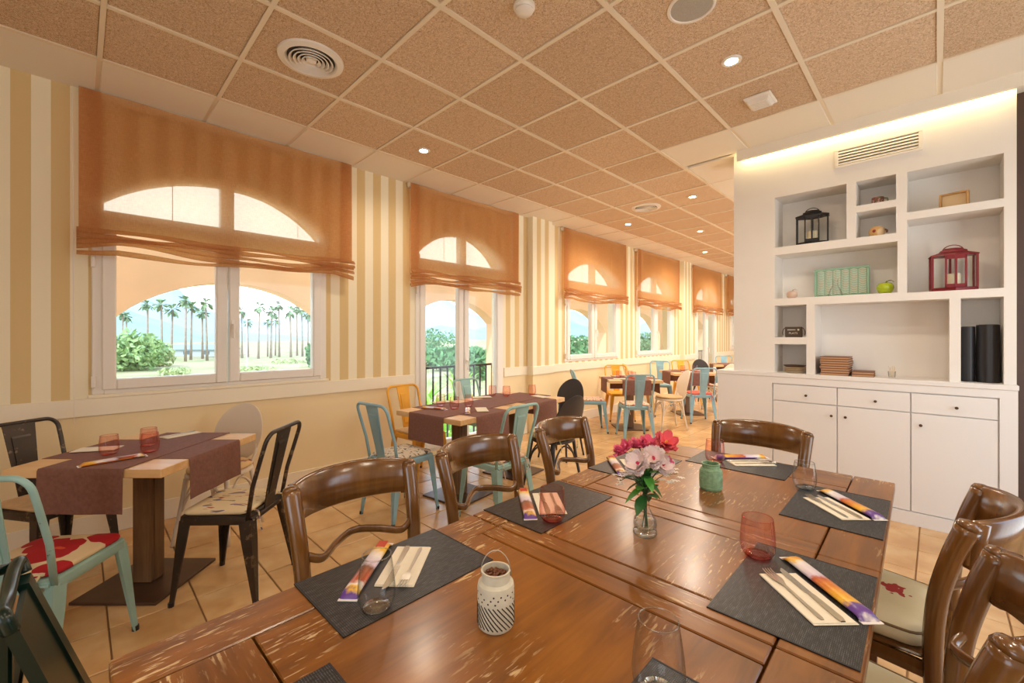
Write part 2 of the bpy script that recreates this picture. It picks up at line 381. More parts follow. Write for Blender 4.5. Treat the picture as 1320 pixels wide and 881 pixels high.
for k, (yc, hw) in enumerate(BL):
    rnd = random.Random(k + 3)
    b = thing('roman_blind', 'orange-brown linen roman blind half lowered over ' + near[k], 'blind', (XW + .08, yc, 2.0), group='roman blinds on the window wall')
    zt, zb = 1.06, .11
    ph = rnd.random() * 6
    def wave(y, z): return .006 * sin(y * 5 + ph) * (1 - z / 1.06) + .004 * sin(y * 13 + z * 2 + ph)
    def sheet(y0, y1, z0, z1, off, ny, nz):
        mb = MB(); rings = []
        for j in range(nz + 1):
            z = z0 + (z1 - z0) * j / nz
            rings.append([(off + wave(y0 + (y1 - y0) * i / ny, z), y0 + (y1 - y0) * i / ny, z) for i in range(ny + 1)])
        return mb.loft(rings, closed=False, caps=False)
    sheet(-hw, hw, zb, zt, 0, 36, 14).build('fabric_panel', MATS['blind'], b, True)
    for s in (-1, 1):
        a0, a1 = sorted((s * hw, s * (hw - .11))); sheet(a0, a1, zb - .01, zt, .004, 3, 8).build('side_hem', MATS['blind'], b, True)
    MB().box(-.07, -.02, -hw, hw, zt - .04, zt + .012, .005).build('head_rail', FRAME, b)
    for s in (-.45, .45): MB().tube([(-.006, s * hw * 1.05, zt - .02), (-.006, s * hw * 1.05, zb)], .0022, 5).build('cord', CREAM, b)
    for f in range(5):                                    # gathered folds hanging in a stack
        rings = []; zf = .120 - .028 * f; ph2 = rnd.random() * 6; am = .010 + .004 * f
        for i in range(49):
            y = -hw - .010 + (2 * hw + .020) * i / 48; q = abs(y) / hw
            sag = -.024 * (1 - q * q) * (.6 + .3 * f) + am * sin(y * 3.7 + ph2) + .006 * sin(y * 9.3 + ph2 * 2) - .03 * max(0, q - .80) / .2 * (.4 + .25 * f) * (1 if y < 0 else .8)
            fl = .5 + .5 * sin(y * 5.1 + f * 1.3 + ph2); dep = .022 + .020 * fl + .004 * (f % 2); hh = .021 + .006 * sin(y * 8 + ph2); tilt = .55 + .3 * sin(y * 4 + ph2)
            sec = []
            for jj in range(12):
                an = 2 * pi * jj / 12; rx = dep * (1 + cos(an)) / 2; rz = hh * sin(an) * (.35 + .65 * (1 + cos(an)) / 2)
                sec.append((.004 + .003 * (4 - f) + rx, y, zf + sag + rz - rx * tilt))
            rings.append(sec)
        MB().loft(rings).build('fold', MATS['blind'], b, True)
    if k == 0: MB().tube([(0, -hw - .03, 1.0), (-.006, -hw - .026, .3), (0, -hw - .02, -1.2)], .0022, 5).build('pull_cord', FRAME, b)

# ------------------------------------------------------------------ ceiling fixtures
LED = emit('lamp_glow', (255, 226, 176), 60.0)
def downlight(x, y, label, power=LAMP):
    t = thing('downlight', label, 'ceiling light', (x, y, ZC - .004), group='recessed ceiling spotlights')
    MB().lathe([(.036, -.001), (.037, -.007), (.048, -.010), (.056, -.007), (.058, 0)], 20).build('trim_ring', FRAME, t, 40)
    MB().lathe([(.0, -.006), (.020, -.0055), (.037, -.002)], 16).build('bulb', LED, t)
    l = bpy.data.lights.new('downlight_lamp', 'SPOT'); l.energy = power; l.color = WARM; l.spot_size = R(165); l.spot_blend = .8; l.shadow_soft_size = .05
    lo = bpy.data.objects.new('lamp', l); C.objects.link(lo); lo.parent = t; lo.location = (0, 0, -.02)
cx = lambda i: GX + GP * (i + .5); cy = lambda j: GY + GP * (j + .5)
downlight(cx(-3), cy(3), 'small lit spotlight in the ceiling tile above the two black pads and French window')
downlight(cx(1), cy(4), 'small lit spotlight in the ceiling tile next to the square emergency lamp', LAMP * 1.7)
for i, j, p in [(-3, 9, 2.4), (-1, 8, 2.4), (-2, 11, 2.6), (-3, 14, 3.0), (-1, 13, 3.0), (-3, 18, 3.0), (-1, 17, 3.0)]:  # those beyond the visible fixtures are added to brighten the far end
    downlight(cx(i), cy(j), 'visible or added spotlight in the ceiling over the far dining tables', LAMP * p)
for i, j, p in [(1, 0, .6), (3, 1, 1), (4, 3, 1.4), (2, -3, .6), (4, -2, 1)]:  # out-of-view spotlights added to brighten the near part of the room
    downlight(cx(i), cy(j), 'added unseen spotlight in the ceiling around the large wooden table', LAMP * p)
def diffuser(x, y, r, label):
    t = thing('air_diffuser', label, 'air vent', (x, y, ZC - .004), group='round ceiling air diffusers')
    MB().lathe([(r, 0), (r * .985, -.012), (r * .80, -.020), (r * .72, -.003)], 40).build('outer_ring', FRAME, t, 40)
    MB().lathe([(0, -.002), (r * .73, -.002)], 32).build('dark_throat', plain('vent_dark', (70, 62, 56), .8), t)
    for q in (.63, .50, .37, .25): MB().lathe([(r * (q - .02), -.003), (r * (q + .045), -.019), (r * (q + .025), -.022), (r * (q - .045), -.006)], 32).build('louvre_ring', FRAME, t, 40)
    MB().lathe([(r * .17, -.003), (r * .15, -.018), (r * .05, -.024), (0, -.025)], 24).build('centre_cone', FRAME, t, 40)
diffuser(cx(-2), cy(1), .185, 'round white ceiling air diffuser in the tile above the dark metal chairs')
diffuser(cx(-2), cy(8), .185, 'round white ceiling air diffuser over the far dining tables')
t = thing('smoke_detector', 'small white round smoke detector under a ceiling tile', 'smoke detector', (cx(0), cy(2), ZC - .004))
MB().lathe([(.056, 0), (.056, -.012), (.050, -.016), (.046, -.030), (.030, -.042), (0, -.044)], 24).build('body', FRAME, t, 35)
MB().lathe([(.047, -.018), (.0475, -.026)], 24).build('sensor_slot', plain('vent_dark', (70, 62, 56)), t)
t = thing('ceiling_speaker', 'round white ceiling loudspeaker with a grey mesh grille', 'speaker', (cx(1), cy(3), ZC - .004))
MB().lathe([(.118, 0), (.117, -.006), (.104, -.009), (.100, -.004)], 36).build('rim', FRAME, t, 40)
MB().lathe([(.101, -.004), (.06, -.006), (0, -.0065)], 36).build('grille', plain('grey_mesh', (176, 170, 158), .6, noise=.2, nscale=400), t, True)
t = thing('emergency_light', 'square white emergency lamp with ribbed diffuser under a ceiling tile', 'emergency light', (cx(1), cy(5), ZC - .004))
MB().box(-.085, .085, -.10, .10, -.018, 0, .006).build('base', FRAME, t)
MB().loft([[(sx * a, sy * b, z) for sx, sy in ((-1, -1), (1, -1), (1, 1), (-1, 1))] for a, b, z in ((.072, .075, -.018), (.060, .062, -.042), (.05, .05, -.046))]).build('diffuser', plain('frosted_diffuser', (236, 228, 216), .3), t)
for k in range(5): MB().box(-.05, .05, -.046 + .02 * k, -.04 + .02 * k, -.0495, -.045).build('rib', FRAME, t)

# ------------------------------------------------------------------ shelving wall, sideboard
NI = [(-1.02, -.514, 2.17, 2.612), (-.454, -.217, 2.42, 2.612), (-.454, -.217, 2.167, 2.367), (-1.02, -.209, 1.716, 2.103), (-.157, .320, 2.308, 2.61),
      (-.157, .320, 1.71, 2.252), (-1.02, -.784, 1.376, 1.655), (-1.02, -.784, 1.065, 1.316), (-.724, .065, 1.065, 1.652), (.121, .320, 1.065, 1.652)]
xe = sorted({-1.356, .375} | {v for n in NI for v in n[:2]}); ze = sorted({1.065, ZC} | {v for n in NI for v in n[2:]})
mb = MB()
for a, b in zip(xe[:-1], xe[1:]):
    z0 = None
    for c, d in zip(ze[:-1], ze[1:]):
        mx, mz = (a + b) / 2, (c + d) / 2
        hole = any(n[0] < mx < n[1] and n[2] < mz < n[3] for n in NI)
        if not hole and z0 is None: z0 = c
        if hole and z0 is not None: mb.box(a, b, 4.34, 4.62, z0, c); z0 = None
    if z0 is not None: mb.box(a, b, 4.34, 4.62, z0, ze[-1])
sh = thing('shelving_unit', 'white built-in shelving wall with ten open niches above the sideboard', 'shelving', (0, 0, 1.065))
mb.xf(Matrix.Translation((0, 0, -1.065))).build('niche_frame', WHITE, sh)
MB().box(-1.356, .375, 4.62, 4.66, 0, ZC - 1.065).build('back_panel', WHITE, sh)
sb = thing('sideboard', 'long white sideboard with three drawers and three doors', 'sideboard', (0, 0, 0))
CAB = plain('white_lacquer', (236, 232, 228), .4)
MB().box(-1.49, -1.03, 4.30, 4.66, 0, 1.03).box(.298, .378, 4.30, 4.66, 0, 1.03).box(-1.03, .298, 4.30, 4.66, .975, 1.03).box(-1.03, .298, 4.325, 4.66, 0, .975).build('carcass', CAB, sb)
MB().box(-1.03, .298, 4.296, 4.325, 0, .095).build('plinth', CAB, sb)
MB().box(.300, .395, 4.280, 4.30, 0, .12).build('skirting', CAB, sb)
MB().box(-1.495, .382, 4.292, 4.66, 1.03, 1.065, .004).build('worktop', CAB, sb)
knob = MB().lathe([(0, 0), (.005, 0), (.005, .014), (.010, .020), (.010, .026), (0, .029)], 12).xf(Matrix.Rotation(R(90), 4, 'X')).mesh('knob', plain('bronze_knob', (96, 74, 54), .35, .9), 40)
for (a, b), kx in zip([(-1.022, -.5735), (-.5665, -.1385), (-.1315, .291)], (-.605, -.515, -.081)):
    d = MB().box(a, b, 4.306, 4.325, .827, .967, .002).build('drawer', CAB, sb); inst('drawer_knob', knob, d, ((a + b) / 2 + .02, 4.306, .887))
    d = MB().box(a, b, 4.306, 4.325, .100, .820, .002).build('cabinet_door', CAB, sb); inst('door_knob', knob, d, (kx, 4.306, .74))
v = thing('wall_air_grille', 'long white wall air grille with horizontal slats above the niches', 'air vent', (-.33, 4.34, 2.75))
MB().box(-.26, .26, -.010, 0, 0, .018, .002).box(-.26, .26, -.010, 0, .135, .153, .002).box(-.26, -.236, -.010, 0, .018, .135, .002).box(.236, .26, -.010, 0, .018, .135, .002).build('grille_frame', FRAME, v)
MB().box(-.236, .236, -.0015, -.0005, .018, .135).build('dark_recess', plain('vent_dark', (70, 62, 56)), v)
for k in range(5): MB().prism([(-.010, .022 + .023 * k), (-.009, .020 + .023 * k), (-.002, .036 + .023 * k), (-.002, .039 + .023 * k)], 'x', -.236, .236).build('slat', FRAME, v)

# things in the niches
def lantern(x, y, z, s, mat, label):
    t = thing('candle_lantern', label, 'lantern', (x, y, z), R(8)); w_ = .105 * s; h = .24 * s
    hexp = lambda r, f=1.0: [(r * cos(pi / 3 * k + pi / 6), r * .72 * f * sin(pi / 3 * k + pi / 6)) for k in range(6)]
    ring = lambda r, z: [(p[0], p[1], z) for p in hexp(r)]
    MB().loft([ring(w_ * 1.05, 0), ring(w_ * 1.05, .018 * s), ring(w_ * .98, .022 * s)]).build('base', mat, t)
    for k in range(6):
        p = hexp(w_)[k]; MB().box(p[0] - .005 * s, p[0] + .005 * s, p[1] - .005 * s, p[1] + .005 * s, .02 * s, h * .86).build('post', mat, t)
        q = hexp(w_)[(k + 1) % 6]; g = MB().loft([[(p[0] * .98, p[1] * .98, .022 * s), (q[0] * .98, q[1] * .98, .022 * s)], [(p[0] * .98, p[1] * .98, h * .86), (q[0] * .98, q[1] * .98, h * .86)]], closed=False, caps=False)
        g.build('glass_side', PANE, t)
    a, b = hexp(w_)[4], hexp(w_)[5]
    for pa, pb in ((hexp(w_)[3], hexp(w_)[4]), (hexp(w_)[4], hexp(w_)[5])):
        pass
    y0 = -w_ * .74
    MB().box(-w_ * .42, -w_ * .34, y0, y0 + .008, .02 * s, h * .84).box(w_ * .34, w_ * .42, y0, y0 + .008, .02 * s, h * .84).box(-w_ * .42, w_ * .42, y0, y0 + .008, h * .76, h * .86).box(-w_ * .42, w_ * .42, y0, y0 + .008, .02 * s, .04 * s).build('door_frame', mat, t)
    MB().loft([ring(w_ * 1.1, h * .86), ring(w_ * 1.08, h * .885), ring(w_ * .62, h * .95), ring(w_ * .60, h * .99), ring(w_ * .42, h * 1.02), ring(w_ * .40, h * 1.045)]).build('roof', mat, t)
    MB().tube([(w_ * .42 * cos(a), 0, h * .98 + .036 * s * sin(a)) for a in [pi * k / 10 for k in range(11)]], .003, 6).build('ring_handle', mat, t)
    MB().lathe([(0, .022 * s), (.032 * s, .022 * s), (.033 * s, .10 * s), (.028 * s, .104 * s), (0, .10 * s)], 18).build('candle', plain('wax', (244, 230, 196), .5), t, 40)
lantern(-.765, 4.47, 2.17, 1.2, plain('black_lantern_metal', (34, 30, 30), .45, .3), 'black metal hexagonal candle lantern with a cream candle')
lantern(.085, 4.47, 1.71, 1.25, plain('red_lantern_metal', (128, 26, 34), .4, .2), 'dark red metal hexagonal candle lantern with a cream candle')
def m_blotch(name, base, cols, scale, thr=.5, rough=.8, stretch=(1, 1, 1)):
    m, nt, bs = newmat(name); c = coords(nt, stretch); cur = lin(*base)
    for k, (col, off) in enumerate(cols):
        va = N(nt, 'ShaderNodeVectorMath', operation='ADD'); va.inputs[1].default_value = (off, off * 1.7, off * .6); nt.links.new(c, va.inputs[0])
        no = N(nt, 'ShaderNodeTexNoise', Scale=scale, Detail=2.0, Distortion=.6); nt.links.new(va.outputs[0], no.inputs[0])
        f = ramp(nt, no.outputs['Fac'], [(thr, (0, 0, 0, 1)), (thr + .03, (1, 1, 1, 1))]); cur = mixc(nt, f, cur, lin(*col))
    nt.links.new(cur, bs.inputs['Base Color']); bs.inputs['Roughness'].default_value = rough; MATS[name] = m; return m
mug = thing('mug', 'small mug with a brown and pink mosaic pattern in the top middle niche', 'mug', (-.33, 4.44, 2.42))
MB().lathe([(0, 0), (.036, 0), (.038, .06), (.035, .06), (.033, .006), (0, .006)], 24).build('cup', m_blotch('mosaic_glaze', (120, 82, 70), [((210, 170, 168), 0), ((92, 110, 60), 3), ((150, 40, 36), 7)], 60, .55, .3), mug, 40)
MB().tube([(.036, 0, .05), (.058, 0, .046), (.062, 0, .03), (.054, 0, .014), (.037, 0, .012)], .005, 8).build('handle', plain('glass_green', (150, 150, 110), .3), mug, True)
pot = thing('round_ornament', 'small round orange glass ornament with a dark red flower', 'ornament', (-.335, 4.44, 2.167))
MB().lathe([(0, 0), (.028, .001), (.046, .018), (.051, .042), (.046, .068), (.030, .084), (0, .088)], 24).build('body', m_blotch('amber_glaze', (226, 178, 112), [((236, 206, 160), 1)], 14, .5, .25), pot, True)
MB().lathe([(0, -.003), (.013, -.002), (.011, .003), (0, .004)], 12).xf(Matrix.Translation((-.012, -.047, .045)) @ Matrix.Rotation(R(90), 4, 'X')).build('flower_motif', plain('dark_red_glaze', (140, 26, 22), .3), pot)
MB().tube([(.051, -.006, .055), (.062, -.010, .045), (.060, -.010, .030)], .007, 8).build('snout', plain('brown_glaze', (110, 70, 44), .3), pot, True)
fr = thing('photo_frame', 'small light wooden box frame leaning in the top right niche', 'frame', (.09, 4.42, 2.308), R(-14))
WOODL = plain('light_oak', (196, 150, 92), .55, noise=.15, nscale=12)
MB().box(-.075, .075, -.02, .02, 0, .010, .002).box(-.075, .075, -.02, .02, .098, .108, .002).box(-.075, -.064, -.02, .02, .01, .098, .002).box(.064, .075, -.02, .02, .01, .098, .002).build('frame', WOODL, fr)
MB().box(-.064, .064, .010, .016, .010, .098).build('backing', plain('pale_cream_card', (232, 206, 160), .7), fr)
def apple(x, y, z, r, mat, lf, label):
    t = thing('apple_ornament', label, 'ornament', (x, y, z))
    MB().lathe([(r * a, r * b) for a, b in ((0, .12), (.28, .0), (.55, .03), (.85, .35), (1.0, .85), (.96, 1.2), (.75, 1.55), (.4, 1.66), (.15, 1.55), (0, 1.42))], 26).build('body', mat, t, True)
    MB().tube([(0, 0, r * 1.42), (r * .05, 0, r * 1.7), (r * .2, 0, r * 1.92)], r * .06, 7).build('stem', lf, t, True)
    MB().loft([[(r * (.1 + .9 * u), -r * w_, r * (1.62 + .35 * sin(pi * u))), (r * (.1 + .9 * u), 0, r * (1.70 + .35 * sin(pi * u))), (r * (.1 + .9 * u), r * w_, r * (1.62 + .35 * sin(pi * u)))] for u, w_ in ((0, .03), (.3, .22), (.6, .24), (.85, .12), (1, .01))], caps=True).build('leaf', lf, t, True)
apple(-.905, 4.42, 1.716, .042, plain('pink_beige_ceramic', (222, 192, 172), .3), plain('pink_beige_leaf', (205, 172, 150), .3), 'small beige ceramic apple ornament beside the green tray')
apple(-.285, 4.43, 1.716, .053, plain('lime_ceramic', (178, 200, 28), .15, coat=.5), plain('lime_leaf', (120, 146, 26), .25), 'glossy lime green ceramic apple ornament')
tr = thing('patterned_tray', 'mint green tray of woven strips standing against the niche back', 'tray', (-.575, 4.545, 1.716), R(-4))
MINT = plain('mint_enamel', (158, 200, 172), .4); MINTL = plain('mint_pale', (228, 234, 214), .4)
MB().box(-.188, .188, -.012, .012, 0, .020, .003).box(-.188, .188, -.012, .012, .232, .250, .003).box(-.188, -.172, -.012, .012, .02, .232, .003).box(.172, .188, -.012, .012, .02, .232, .003).build('rim', MINT, tr)
MB().box(-.172, .172, .004, .010, .02, .232).build('back', MINT, tr)
wv = MB().loft([[(x, -.002 - .008 * sin(pi * (x + .026) / .052), z + .008 * sin(pi * (x + .026) / .052)) for x in (-.025, -.012, 0, .012, .025)] for z in (0, .0085)], closed=False, caps=False).mesh('woven_strip', MINTL)
for i in range(6):
    for j in range(14): inst('woven_strip', wv, tr, (-.143 + .0572 * i, 0, .024 + .0148 * j))
bt = thing('glass_bottle', 'small clear glass flask standing in front of the mint tray', 'bottle', (-.60, 4.44, 1.716))
CLEAR = thin_glass('clear_glass', (.985, .985, .985, 1), (.64, .68, .67, 1), .03)
MB().lathe([(0, .003), (.045, .003), (.050, .012), (.040, .05), (.020, .09), (.017, .135), (.022, .145)], 24).build('flask', CLEAR, bt, True)
bk = thing('slate_basket', 'small dark box sign with white lettering and wire handles', 'box', (-.895, 4.44, 1.376), R(6))
DKB = plain('dark_brown_sign', (82, 66, 52), .7)
MB().box(-.062, .062, -.028, .028, 0, .092, .003).build('body', DKB, bk)
for s in (-1, 1): MB().tube([(s * .062, -.010, .085), (s * .078, -.010, .07), (s * .084, -.010, .04), (s * .080, -.010, .018)], .003, 6).build('wire_handle', IRON, bk)
def text(body, size, parent, loc, rot, mat, name='lettering'):
    cu = bpy.data.curves.new(name, 'FONT'); cu.body = body; cu.size = size; cu.align_x = 'CENTER'; cu.extrude = .0006
    o = bpy.data.objects.new(name, cu); C.objects.link(o); dg = bpy.context.evaluated_depsgraph_get(); me = bpy.data.meshes.new_from_object(o.evaluated_get(dg))
    bpy.data.objects.remove(o); me.materials.append(mat); q = inst(name, me, parent, loc, rot); return q
LETT = plain('white_lettering', (226, 214, 196), .7)
text('PLATS', .024, bk, (-.002, -.0288, .028), (R(90), 0, 0), LETT)
MB().box(-.045, .015, -.0295, -.028, .062, .069).build('lettering_bar', LETT, bk)
MB().lathe([(0, 0), (.008, 0), (.008, .0014), (0, .0014)], 10).xf(Matrix.Translation((.036, -.028, .066)) @ Matrix.Rotation(R(90), 4, 'X')).build('lettering_dot', LETT, bk)
PL = plain('stoneware', (206, 182, 146), .4); PLD = plain('stoneware_dark', (96, 60, 48), .4)
for k in range(4):
    MB().lathe([(0, 0), (.065, 0), (.082, .010), (.084, .016), (.080, .016), (.062, .005), (0, .004)], 28).build('stoneware_plate', PLD if k == 3 else PL, None, 40,
        ('dark brown rimmed stoneware plate topmost of the small stack' if k == 3 else 'beige stoneware plate in the small stack'), 'plate', 'plates stacked in the small niche', loc=(-.89, 4.45, 1.065 + .0165 * k))
KR = plain('kraft_board', (206, 158, 116), .6); KRD = plain('kraft_edge', (128, 86, 58), .6)
def menu(x, y, z, wx, rz, label, grp):
    t = thing('menu_board', label, 'menu', (x, y, z), rz, grp)
    MB().box(-wx, wx, -.125, .125, 0, .004).build('lower_cover', KRD, t); MB().box(-wx + .004, wx - .004, -.122, .122, .004, .0145).build('pages', KR, t); MB().box(-wx, wx, -.125, .125, .0145, .0185).build('upper_cover', KRD, t)
rn = random.Random(5)
ORD = ['bottom', 'second from the bottom', 'third from the bottom', 'fourth from the bottom', 'fifth from the bottom', 'third from the top', 'second from the top', 'topmost']
for k in range(8): menu(-.598 + rn.uniform(-.004, .004), 4.475, 1.065 + .0188 * k, .095, R(rn.uniform(-2, 2)), 'brown kraft menu board, ' + ORD[k] + ' of the tall stack', 'menu boards in the tall stack')
for k in range(2): menu(-.42, 4.475, 1.065 + .0188 * k, .070, R(3), ['lower', 'upper'][k] + ' brown kraft menu board of the low pair beside the tall stack', 'menu boards in the low stack')
tg = thing('toothpick_glass', 'small clear glass holding toothpicks on the sideboard', 'glass', (-.245, 4.42, 1.065))
MB().lathe([(0, .003), (.020, .003), (.024, .05), (.022, .05), (.018, .008), (0, .008)], 18).build('glass', CLEAR, tg, 40)
for k in range(9):
    a = k * .7; MB().tube([(.006 * cos(a), .006 * sin(a), .008), (.020 * cos(a), .020 * sin(a), .078 + .006 * (k % 3))], .0014, 5).build('toothpick', plain('pale_wood', (226, 204, 164), .6), tg)
BLK = plain('black_vinyl', (36, 32, 33), .38)
for k, (x, h, r) in enumerate([(.159, .388, .036), (.255, .400, .057)]):
    t = thing('menu_roll', ['narrower black rolled mat standing in the tall niche', 'wider black rolled mat standing in the tall niche'][k], 'roll', (x, 4.455, 1.065))
    MB().tube([(0, 0, 0), (0, 0, h)], r, 24).build('roll', BLK, t, 40)
    sp_ = [((r * .2 + r * .75 * q / 60) * cos(q * .35), (r * .2 + r * .75 * q / 60) * sin(q * .35), h + .001) for q in range(60)]
    MB().tube(sp_, .0016, 4).build('spiral_edge', plain('black_edge', (62, 58, 58), .5), t)
# ------------------------------------------------------------------ furniture materials
def m_wood(name, dark, mid, light, rough=.3, axis='y', scale=1.0, coat=.3, wear=0.0, wearcol=(226, 196, 146)):
    m, nt, bs = newmat(name)
    oi = N(nt, 'ShaderNodeObjectInfo'); sc = {'y': (9, .8, 9), 'x': (.8, 9, 9), 'z': (9, 9, .8)}[axis]
    base = coords(nt, tuple(v * scale for v in sc)); va = N(nt, 'ShaderNodeVectorMath', operation='ADD'); nt.links.new(base, va.inputs[0]); nt.links.new(oi.outputs['Location'], va.inputs[1])
    n1 = N(nt, 'ShaderNodeTexNoise', Scale=2.2, Detail=7.0, Roughness=.62, Distortion=.7); nt.links.new(va.outputs[0], n1.inputs[0])
    n0 = N(nt, 'ShaderNodeTexNoise', Scale=2.5, Detail=2.0); nt.links.new(coords(nt), n0.inputs[0])
    c = ramp(nt, n1.outputs['Fac'], [(.28, lin(*dark)), (.52, lin(*mid)), (.78, lin(*light))])
    c = mixc(nt, .35, c, ramp(nt, n0.outputs['Fac'], [(.35, lin(*dark)), (.65, lin(*light))]))
    bs.inputs['Roughness'].default_value = rough; bs.inputs['Coat Weight'].default_value = coat; bs.inputs['Coat Roughness'].default_value = .18
    h = n1.outputs['Fac']
    if wear:
        # rubbed varnish: short pale scratches along the grain, in patches
        sc2 = {'y': (130, 17, 130), 'x': (17, 130, 130), 'z': (130, 130, 17)}[axis]
        n2 = N(nt, 'ShaderNodeTexNoise', Scale=1.0, Detail=3.0, Roughness=.6, Distortion=.35); nt.links.new(coords(nt, sc2, rot=(0, 0, R(6))), n2.inputs[0])
        n3 = N(nt, 'ShaderNodeTexNoise', Scale=3.6, Detail=2.0); nt.links.new(coords(nt), n3.inputs[0])
        a = ramp(nt, n2.outputs['Fac'], [(.575, (0, 0, 0, 1)), (.64, (1, 1, 1, 1))]); b = ramp(nt, n3.outputs['Fac'], [(.46, (0, 0, 0, 1)), (.60, (1, 1, 1, 1))])
        f = mixc(nt, 1.0, a, b, 'MULTIPLY'); f2 = mixc(nt, 1.0, f, (wear, wear, wear, 1), 'MULTIPLY')
        c = mixc(nt, f2, c, lin(*wearcol))
        nt.links.new(ramp(nt, f, [(0, (rough,) * 3 + (1,)), (1, (.55,) * 3 + (1,))]), bs.inputs['Roughness'])
        bump(nt, bs, f, .25, .001)
    nt.links.new(c, bs.inputs['Base Color']); MATS[name] = m; return m
TW = m_wood('worn_table_wood', (80, 43, 12), (130, 77, 22), (168, 106, 36), .28, 'y', 1.0, .28, .85)
TWX = m_wood('worn_table_wood_across', (80, 43, 12), (130, 77, 22), (168, 106, 36), .28, 'x', 1.0, .28, .85)
TLEG = m_wood('table_leg_wood', (70, 36, 18), (104, 58, 28), (130, 78, 40), .4, 'z')
CW = m_wood('polished_chair_wood', (68, 40, 14), (106, 66, 26), (140, 94, 42), .22, 'z', .7, .7)
LTOP = m_wood('light_oak_top', (205, 156, 98), (226, 182, 124), (240, 204, 152), .4, 'x', 1.0, .1)
COLW = m_wood('column_wood', (84, 60, 40), (120, 88, 58), (160, 122, 82), .5, 'z', 1, 0)
PLATE = plain('bronze_base_plate', (96, 72, 56), .38, .5, noise=.12, nscale=8)
RUN = plain('brown_runner', (126, 84, 70), .8, noise=.14, nscale=60, bstr=.1)

# ------------------------------------------------------------------ large wooden table
TZ = .76
bt_ = thing('dining_table', 'large worn brown wooden table with panelled top and flower vase', 'table', (-.625, 1.245, 0), R(1.2))
def tp(x0, x1, y0, y1, mat, name='top_plank'):
    g = .0022; MB().box(x0 + .625 + g, x1 + .625 - g, y0 - 1.245 + g, y1 - 1.245 - g, TZ - .034, TZ, .0028).build(name, mat, bt_)
xl, xr, xi0, xi1 = -1.168, -.098, -1.040, -.240; J1, J2 = .985, 1.492
ya, yb, y0, y1 = .05, 2.445, .265, 2.225
for a, b in ((ya, J1), (J1, J2), (J2, yb)):
    for p, q in ((xl, xi0), (xi1, xr)): tp(p, q, max(a, ya), min(b, yb), TW, 'border_plank')
tp(xi0, xi1, ya, y0, TWX, 'end_plank'); tp(xi0, xi1, y1, yb, TWX, 'end_plank')
for a, b in ((.915, J1), (J1, 1.056), (1.422, J2), (J2, 1.563)): tp(xi0, xi1, a, b, TWX, 'cross_rail')
for a, b in ((y0, .915), (1.056, 1.422), (1.563, y1)): tp(xi0, xi1, a, b, TW, 'top_panel')
MB().box(xl + .633, xr + .617, ya - 1.237, yb - 1.253, TZ - .036, TZ - .022).build('sub_top', plain('dark_groove', (44, 24, 14), .8), bt_)
MB().box(-.46, .46, -1.10, 1.10, .62, TZ - .036).build('apron', TLEG, bt_)
for sx in (-1, 1):
    for sy in (-1, 1):
        x, y = sx * .44, sy * 1.08; MB().loft([[(x - r, y - r, z), (x + r, y - r, z), (x + r, y + r, z), (x - r, y + r, z)] for r, z in ((.032, 0), (.045, .5), (.05, TZ - .036))]).build('leg', TLEG, bt_)

# ------------------------------------------------------------------ curved-back wooden chair (faces +y)
def m_leaf_cushion(name, seed):
    # cream cloth printed with a few red maple-leaf blotches
    m, nt, bs = newmat(name); t = N(nt, 'ShaderNodeTexCoord'); mp = N(nt, 'ShaderNodeMapping'); mp.inputs['Location'].default_value = (seed, seed * .4, 0)
    nt.links.new(t.outputs['Object'], mp.inputs[0])
    v = N(nt, 'ShaderNodeTexVoronoi', Scale=5.5); nt.links.new(mp.outputs[0], v.inputs[0])
    no = N(nt, 'ShaderNodeTexNoise', Scale=48.0, Detail=1.0); nt.links.new(mp.outputs[0], no.inputs[0])
    ad = N(nt, 'ShaderNodeMath', operation='MULTIPLY_ADD'); nt.links.new(no.outputs['Fac'], ad.inputs[0]); ad.inputs[1].default_value = .55; nt.links.new(v.outputs['Distance'], ad.inputs[2])
    f = ramp(nt, ad.outputs[0], [(.455, (1, 1, 1, 1)), (.47, (0, 0, 0, 1))])
    n2 = N(nt, 'ShaderNodeTexNoise', Scale=3.0, Detail=3.0); nt.links.new(t.outputs['Object'], n2.inputs[0])
    base = ramp(nt, n2.outputs['Fac'], [(.35, lin(196, 178, 138)), (.65, lin(224, 208, 170))])
    nt.links.new(mixc(nt, f, base, lin(150, 36, 26)), bs.inputs['Base Color']); bs.inputs['Roughness'].default_value = .85; MATS[name] = m; return m
LEAF = m_leaf_cushion('leaf_cushion', 2.3)
def pad(w0, w1, d0, d1, z0, z1, rc=.05, puff=.012, n=6):
    # soft cushion: rounded outline (front half-width w1, back w0), bulging sides
    def outline(s, z):
        pts = []
        for (cx_, cy_, a0) in ((1, 1, 0), (-1, 1, 90), (-1, -1, 180), (1, -1, 270)):
            w_ = w1 if cy_ > 0 else w0; dd = d1 if cy_ > 0 else d0
            for k in range(n + 1):
                a = R(a0 + 90 * k / n); pts.append(((cx_ * (w_ - rc) + rc * cos(a)) * s, (dd - cy_ * rc + rc * sin(a)) * s, z))
        return pts
    h = z1 - z0
    return MB().loft([outline(.93, z0), outline(.985, z0 + h * .18), outline(1, z0 + h * .5), outline(.985, z0 + h * .8), outline(.93, z1 - .001), outline(.6, z1 + puff * .7), outline(.15, z1 + puff)])
